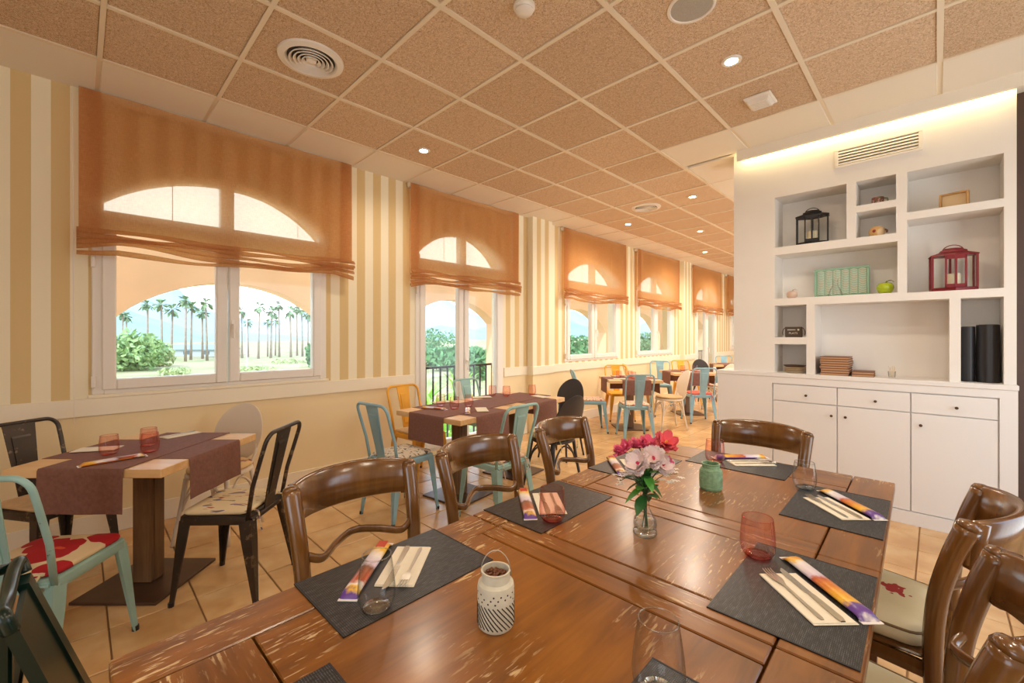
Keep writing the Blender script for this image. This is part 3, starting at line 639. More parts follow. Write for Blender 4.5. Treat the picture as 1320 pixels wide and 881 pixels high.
def wood_chair():
    t = thing('wooden_chair', 'polished brown wooden chair with a wide curved crest rail', 'chair', group='curved-back wooden chairs at the large table')
    for s in (-1, 1):
        p = bez([(s * .205, -.255, 0), (s * .205, -.20, .22), (s * .208, -.185, .44), (s * .214, -.195, .62), (s * .222, -.225, .76), (s * .228, -.258, .862)], 5)
        rr = [.0215 + .0075 * (i / (len(p) - 1)) for i in range(len(p))]
        po = MB().tube(p, rr, 10, (1.05, .95)).build('back_post', CW, t, True)
        MB().tube([p[-1] - Vector((0, 0, .002)), p[-1] + Vector((0, -.004, .010)), p[-1] + Vector((0, -.006, .016))], [.029, .024, .010], 10).build('post_cap', CW, po, True)
        MB().tube(bez([(s * .19, .205, .40), (s * .19, .21, .25), (s * .188, .205, 0)], 4), [.024 - .010 * i / 8 for i in range(9)], 8).build('front_leg', CW, t, True)
        MB().tube([(s * .2, -.19, .40), (s * .19, .2, .40)], .022, 6, (.6, 1.2)).build('side_rail', CW, t)
        MB().tube([(s * .2, -.20, .20), (s * .188, .207, .17)], .011, 8).build('stretcher', CW, t, True)
    def crest(a): # a from -1 to 1 along the rail
        th = a * 1.0; return (.222 * sin(th) / sin(1.0), -.262 - .205 * (cos(th) - cos(1.0)))
    rings = []
    for i in range(29):
        a = -1 + 2 * i / 28; x, y = crest(a); x2, y2 = crest(a + .01); tx, ty = x2 - x, y2 - y; L = math.hypot(tx, ty); nx, ny = ty / L, -tx / L
        h0, h1 = .748 - .006 * (1 - a * a), .880 + .012 * (1 - a * a); th = .015
        sec = [(-th, h0 + .008), (0, h0), (th, h0 + .008), (th * 1.1, (h0 + h1) / 2), (th, h1 - .008), (0, h1), (-th, h1 - .008), (-th * .7, (h0 + h1) / 2)]
        rings.append([(x + nx * o, y + ny * o + (.018 if z < .82 else 0), z) for o, z in sec])
    MB().loft(rings).build('crest_rail', CW, t, True)
    for s in (-1, 1):
        x, y = crest(s * .93); MB().tube([(x, y + .014, .745), (x + s * .002, y - .002, .82), (x + s * .002, y - .010, .876)], .0168, 8).build('crest_joint', CW, t, True)
    low = bez([(-.208, -.205, .655), (-.165, -.186, .636), (-.135, -.194, .634), (-.075, -.240, .645), (0, -.272, .652), (.075, -.240, .645), (.135, -.194, .634), (.165, -.186, .636), (.208, -.205, .655)], 6)
    MB().tube(low, .0125, 8, (.8, 1.25)).build('lower_back_rail', CW, t, True)
    MB().box(-.20, .20, -.205, -.165, .375, .43, .006).box(-.195, .195, .19, .225, .375, .43, .006).build('seat_rail', CW, t)
    pad(.20, .225, -.185, .235, .425, .442, .03, 0).build('seat', CW, t, 40)
    cu = pad(.195, .225, -.17, .225, .442, .495, .05, .012).build('seat_cushion', LEAF, t, True)
    o = []
    for (cx_, cy_, a0) in ((1, 1, 0), (-1, 1, 90), (-1, -1, 180), (1, -1, 270)):
        w_ = .225 if cy_ > 0 else .195; dd = .225 if cy_ > 0 else -.17
        o += [((cx_ * (w_ - .05) + .05 * cos(R(a0 + 18 * k))) * .975, (dd - cy_ * .05 + .05 * sin(R(a0 + 18 * k))) * .975, .488) for k in range(6)]
    MB().tube(o + [o[0]], .004, 6, caps=False).build('piping', plain('brown_piping', (120, 92, 58), .8), cu, True)
    return t
wc = wood_chair(); F = lambda deg: R(deg - 90)
for k, (x, y, a, lab) in enumerate([
        (-1.30, .735, 0, 'polished wooden curved-back chair at the mat beside the white pierced lantern'),
        (-1.30, 1.36, 2, 'polished wooden curved-back chair between two others on the window side of the table'),
        (-1.31, 2.03, 4, 'polished wooden curved-back chair in front of the black round-back chairs'),
        (-.715, 2.46, -90, 'polished wooden curved-back chair at the head of table facing the white sideboard'),
        (-.17, 1.98, 174, 'polished wooden curved-back chair with leaf cushion, nearer the white sideboard, back to the tiles'),
        (-.16, 1.34, 178, 'polished wooden curved-back chair beside the pink glass setting, back to the tiles')]):
    if k == 0: wc.location = (x, y, 0); wc.rotation_euler.z = F(a); wc['label'] = lab
    else: dup(wc, (x, y, 0), F(a), lab)

# ------------------------------------------------------------------ pressed-metal cafe chair (faces +y)
def metal_mat(name, rgb, chips, rough=.45, metal=.1, amt=.60):
    m, nt, bs = newmat(name)
    no = N(nt, 'ShaderNodeTexNoise', Scale=14.0, Detail=6.0, Roughness=.7); nt.links.new(coords(nt), no.inputs[0])
    f = ramp(nt, no.outputs['Fac'], [(amt, (0, 0, 0, 1)), (amt + .05, (1, 1, 1, 1))])
    n2 = N(nt, 'ShaderNodeTexNoise', Scale=4.0, Detail=3.0); nt.links.new(coords(nt), n2.inputs[0]); c = lin(*rgb)
    b = ramp(nt, n2.outputs['Fac'], [(.3, tuple(v * .82 for v in c[:3]) + (1,)), (.7, tuple(min(1, v * 1.15) for v in c[:3]) + (1,))])
    nt.links.new(mixc(nt, f, b, lin(*chips)), bs.inputs['Base Color']); bs.inputs['Roughness'].default_value = rough; bs.inputs['Metallic'].default_value = metal
    MATS[name] = m; return m
TEAL = metal_mat('teal_painted_metal', (150, 186, 178), (100, 90, 72), amt=.66)
BLUE = metal_mat('blue_painted_metal', (142, 182, 196), (104, 98, 88), amt=.68)
YELL = metal_mat('yellow_painted_metal', (234, 168, 44), (120, 84, 40), amt=.70)
DARKM = metal_mat('dark_raw_metal', (74, 66, 60), (128, 110, 90), .38, .75, amt=.58)
FABR = m_blotch('scratch_print', (226, 204, 162), [((150, 120, 130), 0), ((176, 96, 66), 5), ((96, 92, 120), 9)], 26, .64, .85, (1, .35, 1))
POPPY = None
def m_poppy():
    m, nt, bs = newmat('poppy_print'); c = coords(nt); no = N(nt, 'ShaderNodeTexNoise', Scale=9.0, Detail=2.0); nt.links.new(c, no.inputs[0])
    sc = N(nt, 'ShaderNodeVectorMath', operation='SCALE'); nt.links.new(no.outputs['Color'], sc.inputs[0]); sc.inputs['Scale'].default_value = .09
    va = N(nt, 'ShaderNodeVectorMath', operation='ADD'); nt.links.new(c, va.inputs[0]); nt.links.new(sc.outputs[0], va.inputs[1])
    cur = lin(214, 190, 150)
    def blob(cur, x, y, r, col):
        d = N(nt, 'ShaderNodeVectorMath', operation='DISTANCE'); nt.links.new(va.outputs[0], d.inputs[0]); d.inputs[1].default_value = (x + .045, y + .045, .50)
        lt = N(nt, 'ShaderNodeMath', operation='LESS_THAN'); nt.links.new(d.outputs['Value'], lt.inputs[0]); lt.inputs[1].default_value = r
        return mixc(nt, lt.outputs[0], cur, lin(*col))
    red = (168, 14, 26)
    for x, y, r in ((.03, -.02, .085), (-.03, .04, .075), (.05, .05, .06), (.14, .13, .075), (-.13, .12, .07), (.13, -.13, .05), (-.11, -.13, .075), (-.14, -.03, .04)): cur = blob(cur, x, y, r, red)
    cur = blob(cur, .02, .01, .042, (206, 74, 38)); cur = blob(cur, .025, .012, .016, (40, 20, 22)); cur = blob(cur, .08, .12, .014, (40, 36, 26))
    nt.links.new(cur, bs.inputs['Base Color']); bs.inputs['Roughness'].default_value = .85; MATS['poppy'] = m; return m
POPPY = m_poppy()
SCROLL = m_blotch('scroll_print', (220, 204, 180), [((70, 62, 60), 0), ((150, 120, 96), 4)], 30, .60)
PINKF = m_blotch('pink_print', (224, 190, 160), [((190, 110, 96), 0), ((120, 96, 80), 4)], 30, .60)
PALEF = plain('tan_cushion', (206, 170, 124), .85, noise=.08, nscale=30)
REDF = plain('red_cushion', (214, 92, 74), .85, noise=.1, nscale=30)
YGR = m_blotch('green_cream_print', (214, 206, 160), [((130, 140, 70), 0), ((200, 170, 90), 4)], 34, .55)
def metal_chair(label, mat, fab, splat=None):
    t = thing('metal_chair', label, 'chair', group='pressed metal cafe chairs')
    def rr(w_, d0, d1, z, rc=.035): return [((sx * (w_ - rc) + rc * cos(R(a0 + 22.5 * k))), ((d1 - rc if sy > 0 else d0 + rc) + rc * sin(R(a0 + 22.5 * k))), z) for sx, sy, a0 in ((1, 1, 0), (-1, 1, 90), (-1, -1, 180), (1, -1, 270)) for k in range(5)]
    MB().loft([rr(.178, -.178, .186, .405), rr(.184, -.184, .192, .418), rr(.181, -.181, .189, .446), rr(.172, -.172, .18, .452)]).build('seat', mat, t, 40)
    for sx in (-1, 1):
        for sy in (-1, 1):
            x0, y0_, x1, y1_ = sx * .158, sy * .158, sx * .200, sy * (.205 if sy > 0 else .225); wt = .036 if sy > 0 else .040
            secs = []
            for q, wd in ((0, wt), (.25, wt * .92), (.7, wt * .55), (.95, .014), (1.0, .014)):
                x, y, z = x0 + (x1 - x0) * q, y0_ + (y1_ - y0_) * q, .430 * (1 - q)
                secs.append([(x + sx * wd * .6, y + sy * wd * .6, z), (x - sx * wd * .9, y + sy * wd * .6, z), (x - sx * wd * .9, y + sy * (wd * .6 - .010), z), (x + sx * (wd * .6 - .010), y + sy * (wd * .6 - .010), z), (x + sx * (wd * .6 - .010), y - sy * wd * .9, z), (x + sx * wd * .6, y - sy * wd * .9, z)])
            lg = MB().loft(secs).build('leg', mat, t)
            MB().tube([(x1, y1_, .0), (x1, y1_, .022)], .014, 8).build('foot_cap', BLK, lg)
    p = [(-.172, -.165, .425), (-.180, -.195, .60)]; q = lambda x, z: (x, -.195 - (z - .60) * .30, z)
    path = [p[0], p[1], q(-.184, .76)] + [q(-.126 + .058 * cos(a), .82 + .058 * sin(a)) for a in [pi - pi / 2 * k / 6 for k in range(7)]]
    path = path + [(-x, y, z) for x, y, z in reversed(path)]
    MB().tube(path, .0115, 8).build('back_frame', mat, t, True)
    sw_ = lambda z: .045 + .028 * (z - .43) / .44
    fr_ = lambda x, z: (x, -.180 - (max(0, z - .45)) * .215 - .012 * (1 - (x / .08) ** 2) * 0, z)
    MB().loft([[(-sw_(z), fr_(0, z)[1] - .003, z), (sw_(z), fr_(0, z)[1] - .003, z), (sw_(z), fr_(0, z)[1] + .003, z), (-sw_(z), fr_(0, z)[1] + .003, z)] for z in (.425, .55, .70, .872)]).build('splat', splat or mat, t)
    MB().loft([[(-sw_(z) * .62, fr_(0, z)[1] - o, z), (sw_(z) * .62, fr_(0, z)[1] - o, z), (sw_(z) * .62, fr_(0, z)[1] + o, z), (-sw_(z) * .62, fr_(0, z)[1] + o, z)] for z, o in ((.50, .002), (.515, .008), (.795, .008), (.81, .002))]).build('embossed_panel', splat or mat, t)
    MB().tube([(-.17, -.183, .432), (.17, -.183, .432)], .007, 6).build('back_brace', mat, t)
    for sx in (-1, 1):
        for d in (0, .03): MB().lathe([(.006, 0), (.005, .003), (0, .004)], 8).xf(Matrix.Translation((sx * (.150 - d), -.1835, .42)) @ Matrix.Rotation(R(90), 4, 'X')).build('rivet', STEEL, t)
    if fab:
        c = pad(.172, .176, -.165, .182, .453, .478, .05, .014).build('seat_cushion', fab, t, True)
        for sx in (-1, 1): MB().tube(bez([(sx * .12, -.165, .462), (sx * .125, -.195, .455), (sx * .13, -.205, .41), (sx * .118, -.21, .35)], 4), .004, 6).build('tie', fab, c)
        MB().tube(bez([(.12, -.165, .462), (.135, -.2, .45), (.15, -.205, .40), (.155, -.215, .36)], 4), .004, 6).build('tie', fab, c)
    return t
def put(t, x, y, a): t.location = (x, y, 0); t.rotation_euler.z = F(a); return t
ang = lambda dx, dy: math.degrees(math.atan2(dy, dx))
put(metal_chair('dark raw metal cafe chair with a cream scratch-print cushion, back to the wooden chairs', DARKM, FABR), -2.79, .62, 226)
put(metal_chair('pale teal metal cafe chair with a red poppy print cushion', TEAL, POPPY), -2.655, -.095, 141)
put(metal_chair('dark raw metal cafe chair with a plain tan cushion under the wide window', DARKM, PALEF), -3.60, -.10, 33)
put(metal_chair('blue metal cafe chair with a scroll print cushion at the end of the long table', BLUE, SCROLL), -3.02, 1.80, 97)
put(metal_chair('yellow metal cafe chair with pale cushion at the French window', YELL, PALEF), -3.62, 2.36, 5)
put(metal_chair('teal metal cafe chair against the French window railing', TEAL, None), -3.66, 3.20, 2)
put(metal_chair('teal metal cafe chair with pink cushion, back to the wooden chairs', TEAL, PINKF), -2.42, 2.27, 183)
put(metal_chair('blue metal cafe chair seen from the side, left of the square table past the pilaster', BLUE, PINKF), -3.60, 5.28, 45)
put(metal_chair('pale blue metal cafe chair with pink print cushion, back to the flower vase', BLUE, PINKF), -2.93, 5.34, 135)
put(metal_chair('yellow metal cafe chair behind the square table past the pilaster', YELL, None), -3.75, 6.33, -45)
put(metal_chair('blue metal cafe chair under the window behind the farther square table', BLUE, None), -3.80, 7.95, -60)
put(metal_chair('yellow metal cafe chair beyond the farther square table', YELL, PALEF), -3.55, 8.55, -40)
put(metal_chair('blue metal cafe chair with a red seat cushion', BLUE, REDF), -2.75, 7.08, 132)
put(metal_chair('cream metal cafe chair seen edge on between the far square tables', metal_mat('cream_painted_metal', (232, 196, 130), (120, 96, 60), amt=.7), None), -3.72, 6.98, 40)
put(metal_chair('blue metal cafe chair at the last table by the far wall', BLUE, None), -3.66, 11.15, -60)

# ------------------------------------------------------------------ round-back bentwood chair (faces +y)
def round_chair(label, mat, fab, hoop=True):
    t = thing('round_back_chair', label, 'chair', group='round-back bentwood chairs')
    MB().lathe([(0, .425), (.185, .425), (.20, .435), (.20, .448), (.19, .455), (0, .455)], 28).build('seat', mat, t, 40)
    for sx in (-1, 1):
        for sy in (-1, 1):
            p = bez([(sx * .135, sy * .135, .43), (sx * .155, sy * .155, .25), (sx * .185, sy * .195, 0)], 4)
            MB().tube(p, [.016 - .005 * i / (len(p) - 1) for i in range(len(p))], 8).build('leg', mat, t, True)
    for a0 in range(4):
        a = pi / 2 * a0; ca, sa = cos(a), sin(a); rot = lambda x, y: (x * ca - y * sa, x * sa + y * ca)
        P = [(-.15, .155, .22), (-.10, .15, .33), (0, .14, .395), (.10, .15, .33), (.15, .155, .22)]
        MB().tube(bez([rot(x, y) + (z,) for x, y, z in P], 4), .008, 6).build('hoop_brace', mat, t, True)
    rings = []
    for s, o in ((.90, -.008), (1.0, -.004), (1.0, .004), (.90, .008)):
        rings.append([(.178 * s * cos(a), -.205 - (.665 + .215 * s * sin(a) - .45) * .22 + o + .02 * (1 - cos(a) ** 2) * 0 + .05 * (cos(a) ** 2) * s, .665 + .205 * s * sin(a)) for a in [2 * pi * k / 32 for k in range(32)]])
    MB().loft(rings).build('backrest', mat, t, 50)
    for s in (-1, 1): MB().tube(bez([(s * .12, -.145, .44), (s * .135, -.18, .50), (s * .14, -.2, .58)], 4), .012, 8).build('back_support', mat, t, True)
    if fab:
        c = MB().lathe([(0, .456), (.17, .456), (.192, .466), (.192, .48), (.17, .492), (.08, .50), (0, .502)], 28).build('seat_cushion', fab, t, True)
        for s in (-1, 1): MB().tube(bez([(s * .10, -.165, .47), (s * .11, -.20, .45), (s * .105, -.205, .37)], 4), .004, 6).build('tie', fab, c)
    return t
BLKP = plain('black_paint', (52, 44, 42), .35); WHP = plain('ivory_paint', (228, 212, 190), .45)
put(round_chair('ivory round-back bentwood chair with maroon cushion below the wide window', WHP, m_blotch('maroon_tan', (214, 176, 120), [((120, 30, 44), 2)], 7, .56)), -3.58, .70, -45)
put(round_chair('black round-back bentwood chair with green-cream cushion, back to the wooden chairs', BLKP, YGR), -2.52, 3.08, 176)
put(round_chair('black round-back bentwood chair at the far end of the long table', BLKP, None), -3.08, 3.92, 277)
put(round_chair('white round-back bentwood chair between the two far square tables', WHP, PALEF), -2.86, 6.25, 228)
put(round_chair('black round-back bentwood chair behind the farther square table', BLKP, None), -3.55, 9.45, -50)
put(round_chair('white round-back bentwood chair by the end of the white sideboard', WHP, PINKF), -2.90, 8.35, 230)
dup(wc, (-2.62, 9.75, 0), F(210), 'brown wooden curved-back chair far off by the end of the sideboard', 'curved-back wooden chair at a far table')

# ------------------------------------------------------------------ square cafe tables with crossed runners
def cafe_table(x, y, rz, label, tz=.75):
    t = thing('cafe_table', label, 'table', (x, y, 0), rz, group='light oak pedestal tables')
    MB().box(-.38, .38, -.38, .38, tz - .042, tz, .003).build('tabletop', LTOP, t)
    MB().box(-.05, .05, -.05, .05, .018, tz - .042, .004).build('column', COLW, t)
    for s in (-1, 1): MB().box(s * .051 - .004, s * .051 + .004, -.025, .025, .02, tz - .05).build('column_batten', COLW, t)
    MB().box(-.225, .225, -.225, .225, 0, .016, .003).build('base_plate', PLATE, t)
    return t
def runner(x, y, rz, z, lift, hang, label, grp='brown table runners', L=.38):
    w_ = .205; th = .0022; o = .006 + lift; prof = []
    e = L + o
    prof = [(-e - .004, z - hang), (-e - .001, z - .03), (-e, z - .008 + lift), (-e + .006, z + th + lift), (0, z + th + lift), (e - .006, z + th + lift), (e, z - .008 + lift), (e + .001, z - .03), (e + .004, z - hang)]
    inner = [(p[0] * (1 - .0022 / e) if abs(p[0]) > L else p[0], p[1] - (th if p[1] > z else 0)) for p in prof]
    rings = []
    for k in range(9):
        yy_ = -w_ + 2 * w_ * k / 8; f = .004 * sin(k * 1.3 + x * 7)
        ring = [(p[0] + (f * (1 if p[0] > 0 else -1) * (1 if p[1] < z - .05 else 0)), yy_, p[1]) for p in prof] + [(p[0] + (f * (1 if p[0] > 0 else -1) * (1 if p[1] < z - .05 else 0)), yy_, p[1]) for p in reversed(inner)]
        rings.append(ring)
    return MB().loft(rings).build('table_runner', RUN, None, 50, label, 'table runner', grp, loc=(x, y, 0), rz=rz)
TBL = [(-3.17, .28, 44.7, 'light oak pedestal table by the wide window with four assorted chairs', 'the table by the wide window'),
       (-2.968, 2.345, 7.5, 'light oak pedestal table half of the long table nearer the blue chair', 'the long table half nearer the blue chair'),
       (-3.070, 3.125, 7.5, 'light oak pedestal table half of the long table nearer the black round chairs', 'the long table half nearer the black chairs'),
       (-3.30, 5.86, 44.7, 'light oak pedestal table just past the wall pilaster', 'the square table past the pilaster'),
       (-3.16, 7.66, 44.7, 'light oak pedestal table farther along behind the red-cushioned blue chair', 'the farther square table'),
       (-3.30, 10.3, 30, 'light oak pedestal table at the far end of the room', 'the far end table')]
for k, (x, y, a, lab, lr) in enumerate(TBL):
    cafe_table(x, y, R(a), lab)
    if k in (1, 2):
        runner(x, y, R(a), .75, .0, .21, 'brown cloth runner laid across ' + lr)
        continue
    runner(x, y, R(a), .75, 0, .21, 'lower brown cloth runner on ' + lr)
    runner(x, y, R(a + 90), .75, .0026, .21, 'upper brown cloth runner crossing over ' + lr)
# lengthwise runner over the two joined tables
lx, ly = (TBL[1][0] + TBL[2][0]) / 2, (TBL[1][1] + TBL[2][1]) / 2
runner(lx, ly, R(97.5), .75, .0026, .22, 'long brown cloth runner laid lengthwise over both joined tables', L=.38 + math.hypot(TBL[1][0] - TBL[2][0], TBL[1][1] - TBL[2][1]) / 2)

# ------------------------------------------------------------------ green high chair (bottom left)
GRN = plain('dark_green_lacquer', (10, 36, 28), .26)
h = thing('high_chair', 'dark green glossy wooden high chair with splayed board legs', 'high chair', (-1.70, -.31, 0), 0)
for s in (-1, 1):
    def at(x, z, o=0): return (x, s * (.20 + .22 * (.70 - z) / .70) + o, z)
    def board(xa0, xa1, xb0, xb1, z0, z1, th=.012):
        return MB().loft([[at(xa0, z0, -th), at(xa1, z0, -th), at(xa1, z0, th), at(xa0, z0, th)], [at(xb0, z1, -th), at(xb1, z1, -th), at(xb1, z1, th), at(xb0, z1, th)]])
    for q in (-1, 1): board(*sorted((q * .20, q * .13)), *sorted((q * .175, q * .10)), 0, .70, .013).build('leg', GRN, h)
    board(-.165, .165, -.15, .15, .36, .69, .006).build('side_panel', GRN, h)
    board(-.175, .175, -.175, .175, .16, .22, .010).build('side_stretcher', GRN, h)
    MB().tube(bez([at(-.185, .70), at(-.19, .735), at(-.12, .728, s * -.01), at(0, .715, s * -.015), at(.10, .728, s * -.01), at(.165, .74), at(.17, .70)], 6), .016, 10).build('armrest', GRN, h, True)
MB().box(-.16, .16, -.21, .21, .50, .525, .006).build('seat', GRN, h)
for x in (-.185, .168): MB().tube([(x, -.2, .725), (x, .2, .725)], .015, 10).build('cross_bar', GRN, h, True)
MB().box(.10, .16, -.20, .20, .53, .70, .006).build('backrest', GRN, h)
MB().box(-.165, -.10, -.28, .28, .30, .325, .006).build('foot_step', GRN, h)
# ------------------------------------------------------------------ place mats and settings on the large table
def m_weave():
    m, nt, bs = newmat('woven_vinyl'); c = coords(nt)
    w1 = N(nt, 'ShaderNodeTexWave', Scale=95.0, Distortion=1.2, bands_direction='X'); w1.inputs['Detail'].default_value = 1.0; nt.links.new(c, w1.inputs[0])
    w2 = N(nt, 'ShaderNodeTexWave', Scale=70.0, Distortion=1.2, bands_direction='Y'); nt.links.new(c, w2.inputs[0])
    n_ = N(nt, 'ShaderNodeTexNoise', Scale=220.0, Detail=2.0); nt.links.new(coords(nt, (1, .25, 1)), n_.inputs[0])
    a = mixc(nt, .5, w1.outputs['Color'], w2.outputs['Color']); b = mixc(nt, .55, a, n_.outputs['Fac'])
    nt.links.new(ramp(nt, b, [(.38, lin(8, 8, 10)), (.58, lin(30, 31, 36)), (.78, lin(104, 107, 114))]), bs.inputs['Base Color'])
    bs.inputs['Roughness'].default_value = .36; bs.inputs['Specular IOR Level'].default_value = .5; bump(nt, bs, b, .5, .001); MATS['weave'] = m; return m
m_weave(); BIND = plain('mat_binding', (40, 40, 44), .6)
def placemat(x0, x1, y0, y1, label, rz=R(1)):
    cx_, cy_ = (x0 + x1) / 2, (y0 + y1) / 2
    t = thing('placemat', label, 'placemat', (cx_, cy_, TZ), rz, group='dark woven placemats on the large table')
    a, b = (x1 - x0) / 2, (y1 - y0) / 2
    MB().box(-a, a, -b, b, 0, .0024).build('woven_sheet', MATS['weave'], t)
    for q in (-b, b - .004): MB().box(-a, a, q, q + .004, .0, .0028).build('binding', BIND, t)
PLM = [(-1.158, -.880, .385, .815, 'at the setting beside the white pierced lantern'), (-1.165, -.895, 1.03, 1.462, 'at the setting between the vase and the middle window-side chair'),
       (-1.180, -.905, 1.70, 2.13, 'half hidden behind the flower vase'), (-.90, -.47, 2.150, 2.425, 'at the head of the table behind the green jar'),
       (-.398, -.120, 1.735, 2.165, 'at the setting with the bluish clear glass near the sideboard'), (-.382, -.105, 1.025, 1.455, 'at the setting with the pink glass and sunflower packet'),
       (-.825, -.395, .068, .343, 'cut off at the bare end of the table'), (-.390, -.108, .36, .79, 'under the tall clear glass, without cutlery')]
for x0, x1, y0, y1, p in PLM: placemat(x0, x1, y0, y1, 'dark grey woven placemat ' + p)
ZM = TZ + .0028
NAP = plain('cream_napkin', (236, 226, 204), .85, noise=.03, nscale=40)
def m_packet(name, stops):
    m, nt, bs = newmat(name); c = coords(nt); s = N(nt, 'ShaderNodeSeparateXYZ'); nt.links.new(c, s.inputs[0])
    no = N(nt, 'ShaderNodeTexNoise', Scale=45.0, Detail=3.0); nt.links.new(c, no.inputs[0])
    f = N(nt, 'ShaderNodeMath', operation='MULTIPLY_ADD'); nt.links.new(s.outputs['Y'], f.inputs[0]); f.inputs[1].default_value = 3.6; f.inputs[2].default_value = .5
    a = N(nt, 'ShaderNodeMath', operation='MULTIPLY_ADD'); nt.links.new(no.outputs['Fac'], a.inputs[0]); a.inputs[1].default_value = .22; nt.links.new(f.outputs[0], a.inputs[2])
    a2 = N(nt, 'ShaderNodeMath', operation='SUBTRACT'); nt.links.new(a.outputs[0], a2.inputs[0]); a2.inputs[1].default_value = .11
    nt.links.new(ramp(nt, a2.outputs[0], stops), bs.inputs['Base Color']); bs.inputs['Roughness'].default_value = .3; bs.inputs['Coat Weight'].default_value = .3; MATS[name] = m; return m
WHT = lin(238, 230, 226); ORG = lin(226, 146, 40); PUR = lin(104, 66, 148); YLW = lin(240, 190, 50); RDO = lin(190, 84, 36); LIL = lin(214, 196, 214); BRN = lin(120, 70, 36)
PKA = m_packet('sunflower_packet', [(0, WHT), (.06, PUR), (.17, PUR), (.22, YLW), (.36, ORG), (.54, RDO), (.60, LIL), (.80, WHT), (.86, YLW), (.94, ORG), (.98, WHT)])
PKB = m_packet('orange_packet', [(0, WHT), (.05, ORG), (.22, YLW), (.34, WHT), (.50, LIL), (.56, BRN), (.78, RDO), (.84, WHT), (.90, YLW), (.95, PUR), (1, PUR)])
PURE = plain('purple_edge', (104, 66, 148), .35)
def packet(x, y, z, ang_, mat, label, grp='breadstick packets', L=.135, wd=.0215, label_red=False):
    t = thing('breadstick_packet', label, 'packet', (x, y, z), ang_ - R(90), group=grp)
    rings = []
    for k in range(15):
        q = -L + 2 * L * k / 14; e = min(1, (L - abs(q)) / .016); hh = .0012 + .0075 * math.sqrt(max(0, e)); ww = wd * (1.06 - .06 * e)
        rings.append([(ww * cos(a), q, hh + hh * .999 * sin(a)) for a in [2 * pi * j / 10 for j in range(10)]])
    MB().loft(rings).build('wrapper', mat, t, True)
    for s in (-1, 1): MB().box(-wd * 1.08, wd * 1.08, s * L - .006, s * L + .006, .0004, .0022).build('crimped_end', plain('packet_white', (236, 230, 226), .35), t)
    MB().box(wd * .72, wd * .99, -L * .9, L * .55, .004, .0088).build('edge_stripe', PURE if mat is PKA else plain('orange_edge', (214, 120, 40), .35), t)
    if label_red: MB().box(-wd * .62, wd * .62, -L * .92, -L * .66, .0160, .0172).build('red_label', plain('red_label', (190, 52, 30), .35), t)
    return t
def napkin(x, y, z, ang_, label, grp='folded paper napkins', L=.10, W=.05):
    t = thing('paper_napkin', label, 'napkin', (x, y, z), ang_ - R(90), group=grp)
    MB().box(-W, W, -L, L, 0, .0020, .0008).build('lower_layer', NAP, t); MB().box(-W + .003, W, -L + .002, L - .003, .0020, .0040, .0008).build('upper_layer', NAP, t)
def fork(x, y, z, ang_, label, grp='forks', L=.20):
    t = thing('fork', label, 'fork', (x, y, z), ang_ - R(90), group=grp)
    sec = lambda q, w_, zz_: [(-w_, q, zz_), (w_, q, zz_), (w_, q, zz_ + .0018), (-w_, q, zz_ + .0018)]
    MB().loft([sec(-L / 2, .0035, .0005), sec(-L * .46, .0058, .0002), sec(-L * .2, .0042, .001), sec(L * .12, .0028, .003), sec(L * .20, .0075, .004), sec(L * .27, .0115, .0032), sec(L * .34, .0115, .0020)]).build('handle', STEEL, t, 40)
    for k in range(4): MB().loft([[(-.0102 + .0068 * k - w_, q, z_), (-.0102 + .0068 * k + w_, q, z_), (-.0102 + .0068 * k + w_, q, z_ + .0016), (-.0102 + .0068 * k - w_, q, z_ + .0016)] for q, w_, z_ in ((L * .335, .0020, .002), (L * .44, .0016, .002), (L * .5, .0009, .0048))]).build('tine', STEEL, t)
def knife(x, y, z, ang_, label, grp='knives', L=.215):
    t = thing('table_knife', label, 'knife', (x, y, z), ang_ - R(90), group=grp)
    sec = lambda q, a, b, h: [(a, q, .0), (b, q, .0), (b, q, h), (a, q, h)]
    MB().loft([sec(-L / 2, -.005, .005, .003), sec(-L * .45, -.0075, .0075, .0042), sec(-L * .1, -.0055, .0055, .0046), sec(-L * .04, -.0045, .0045, .004)]).build('handle', STEEL, t, 40)
    MB().loft([sec(-L * .04, -.0045, .0045, .003), sec(0, -.0085, .0065, .0020), sec(L * .32, -.0105, .0075, .0018), sec(L * .44, -.007, .0075, .0016), sec(L * .5, .003, .0065, .0014)]).build('blade', CHROME, t, 40)
def setting(nx, ny, px, py, deg, flip, mat, where, dn=0):
    a = R(deg); hd = a if not flip else a + pi; u = Vector((cos(hd), sin(hd))); p = Vector((-u.y, u.x)) * (1 if flip else 1)
    napkin(nx, ny, ZM, a, 'folded cream paper napkin ' + where)
    side = Vector((px - nx, py - ny)); side = (side - u * side.dot(u)).normalized()
    k = Vector((nx, ny)) + side * .018 + u * .012; f = Vector((nx, ny)) - side * .022 + u * .012
    knife(k.x, k.y, ZM + .0042, hd, 'steel knife on the napkin ' + where); fork(f.x, f.y, ZM + .0042, hd, 'steel fork on the napkin ' + where)
    packet(px, py, ZM, a if not flip else a + pi, mat, 'printed breadstick packet ' + where, label_red=(mat is PKB))
setting(-1.030, .626, -1.083, .548, -47, False, PKB, 'beside the white pierced lantern')
setting(-1.030, 1.236, -1.085, 1.172, -41, False, PKB, 'at the pink glass near the middle window-side chair')
setting(-1.035, 1.885, -1.095, 1.815, -47, False, PKB, 'behind the flower vase')
setting(-.650, 2.325, -.715, 2.385, 45, False, PKA, 'at the head of the table behind the green jar')
setting(-.262, 1.930, -.230, 2.012, -46, True, PKA, 'at the bluish clear glass near the sideboard')
setting(-.225, 1.222, -.198, 1.310, -44, True, PKA, 'at the pink glass with the sunflower packet')

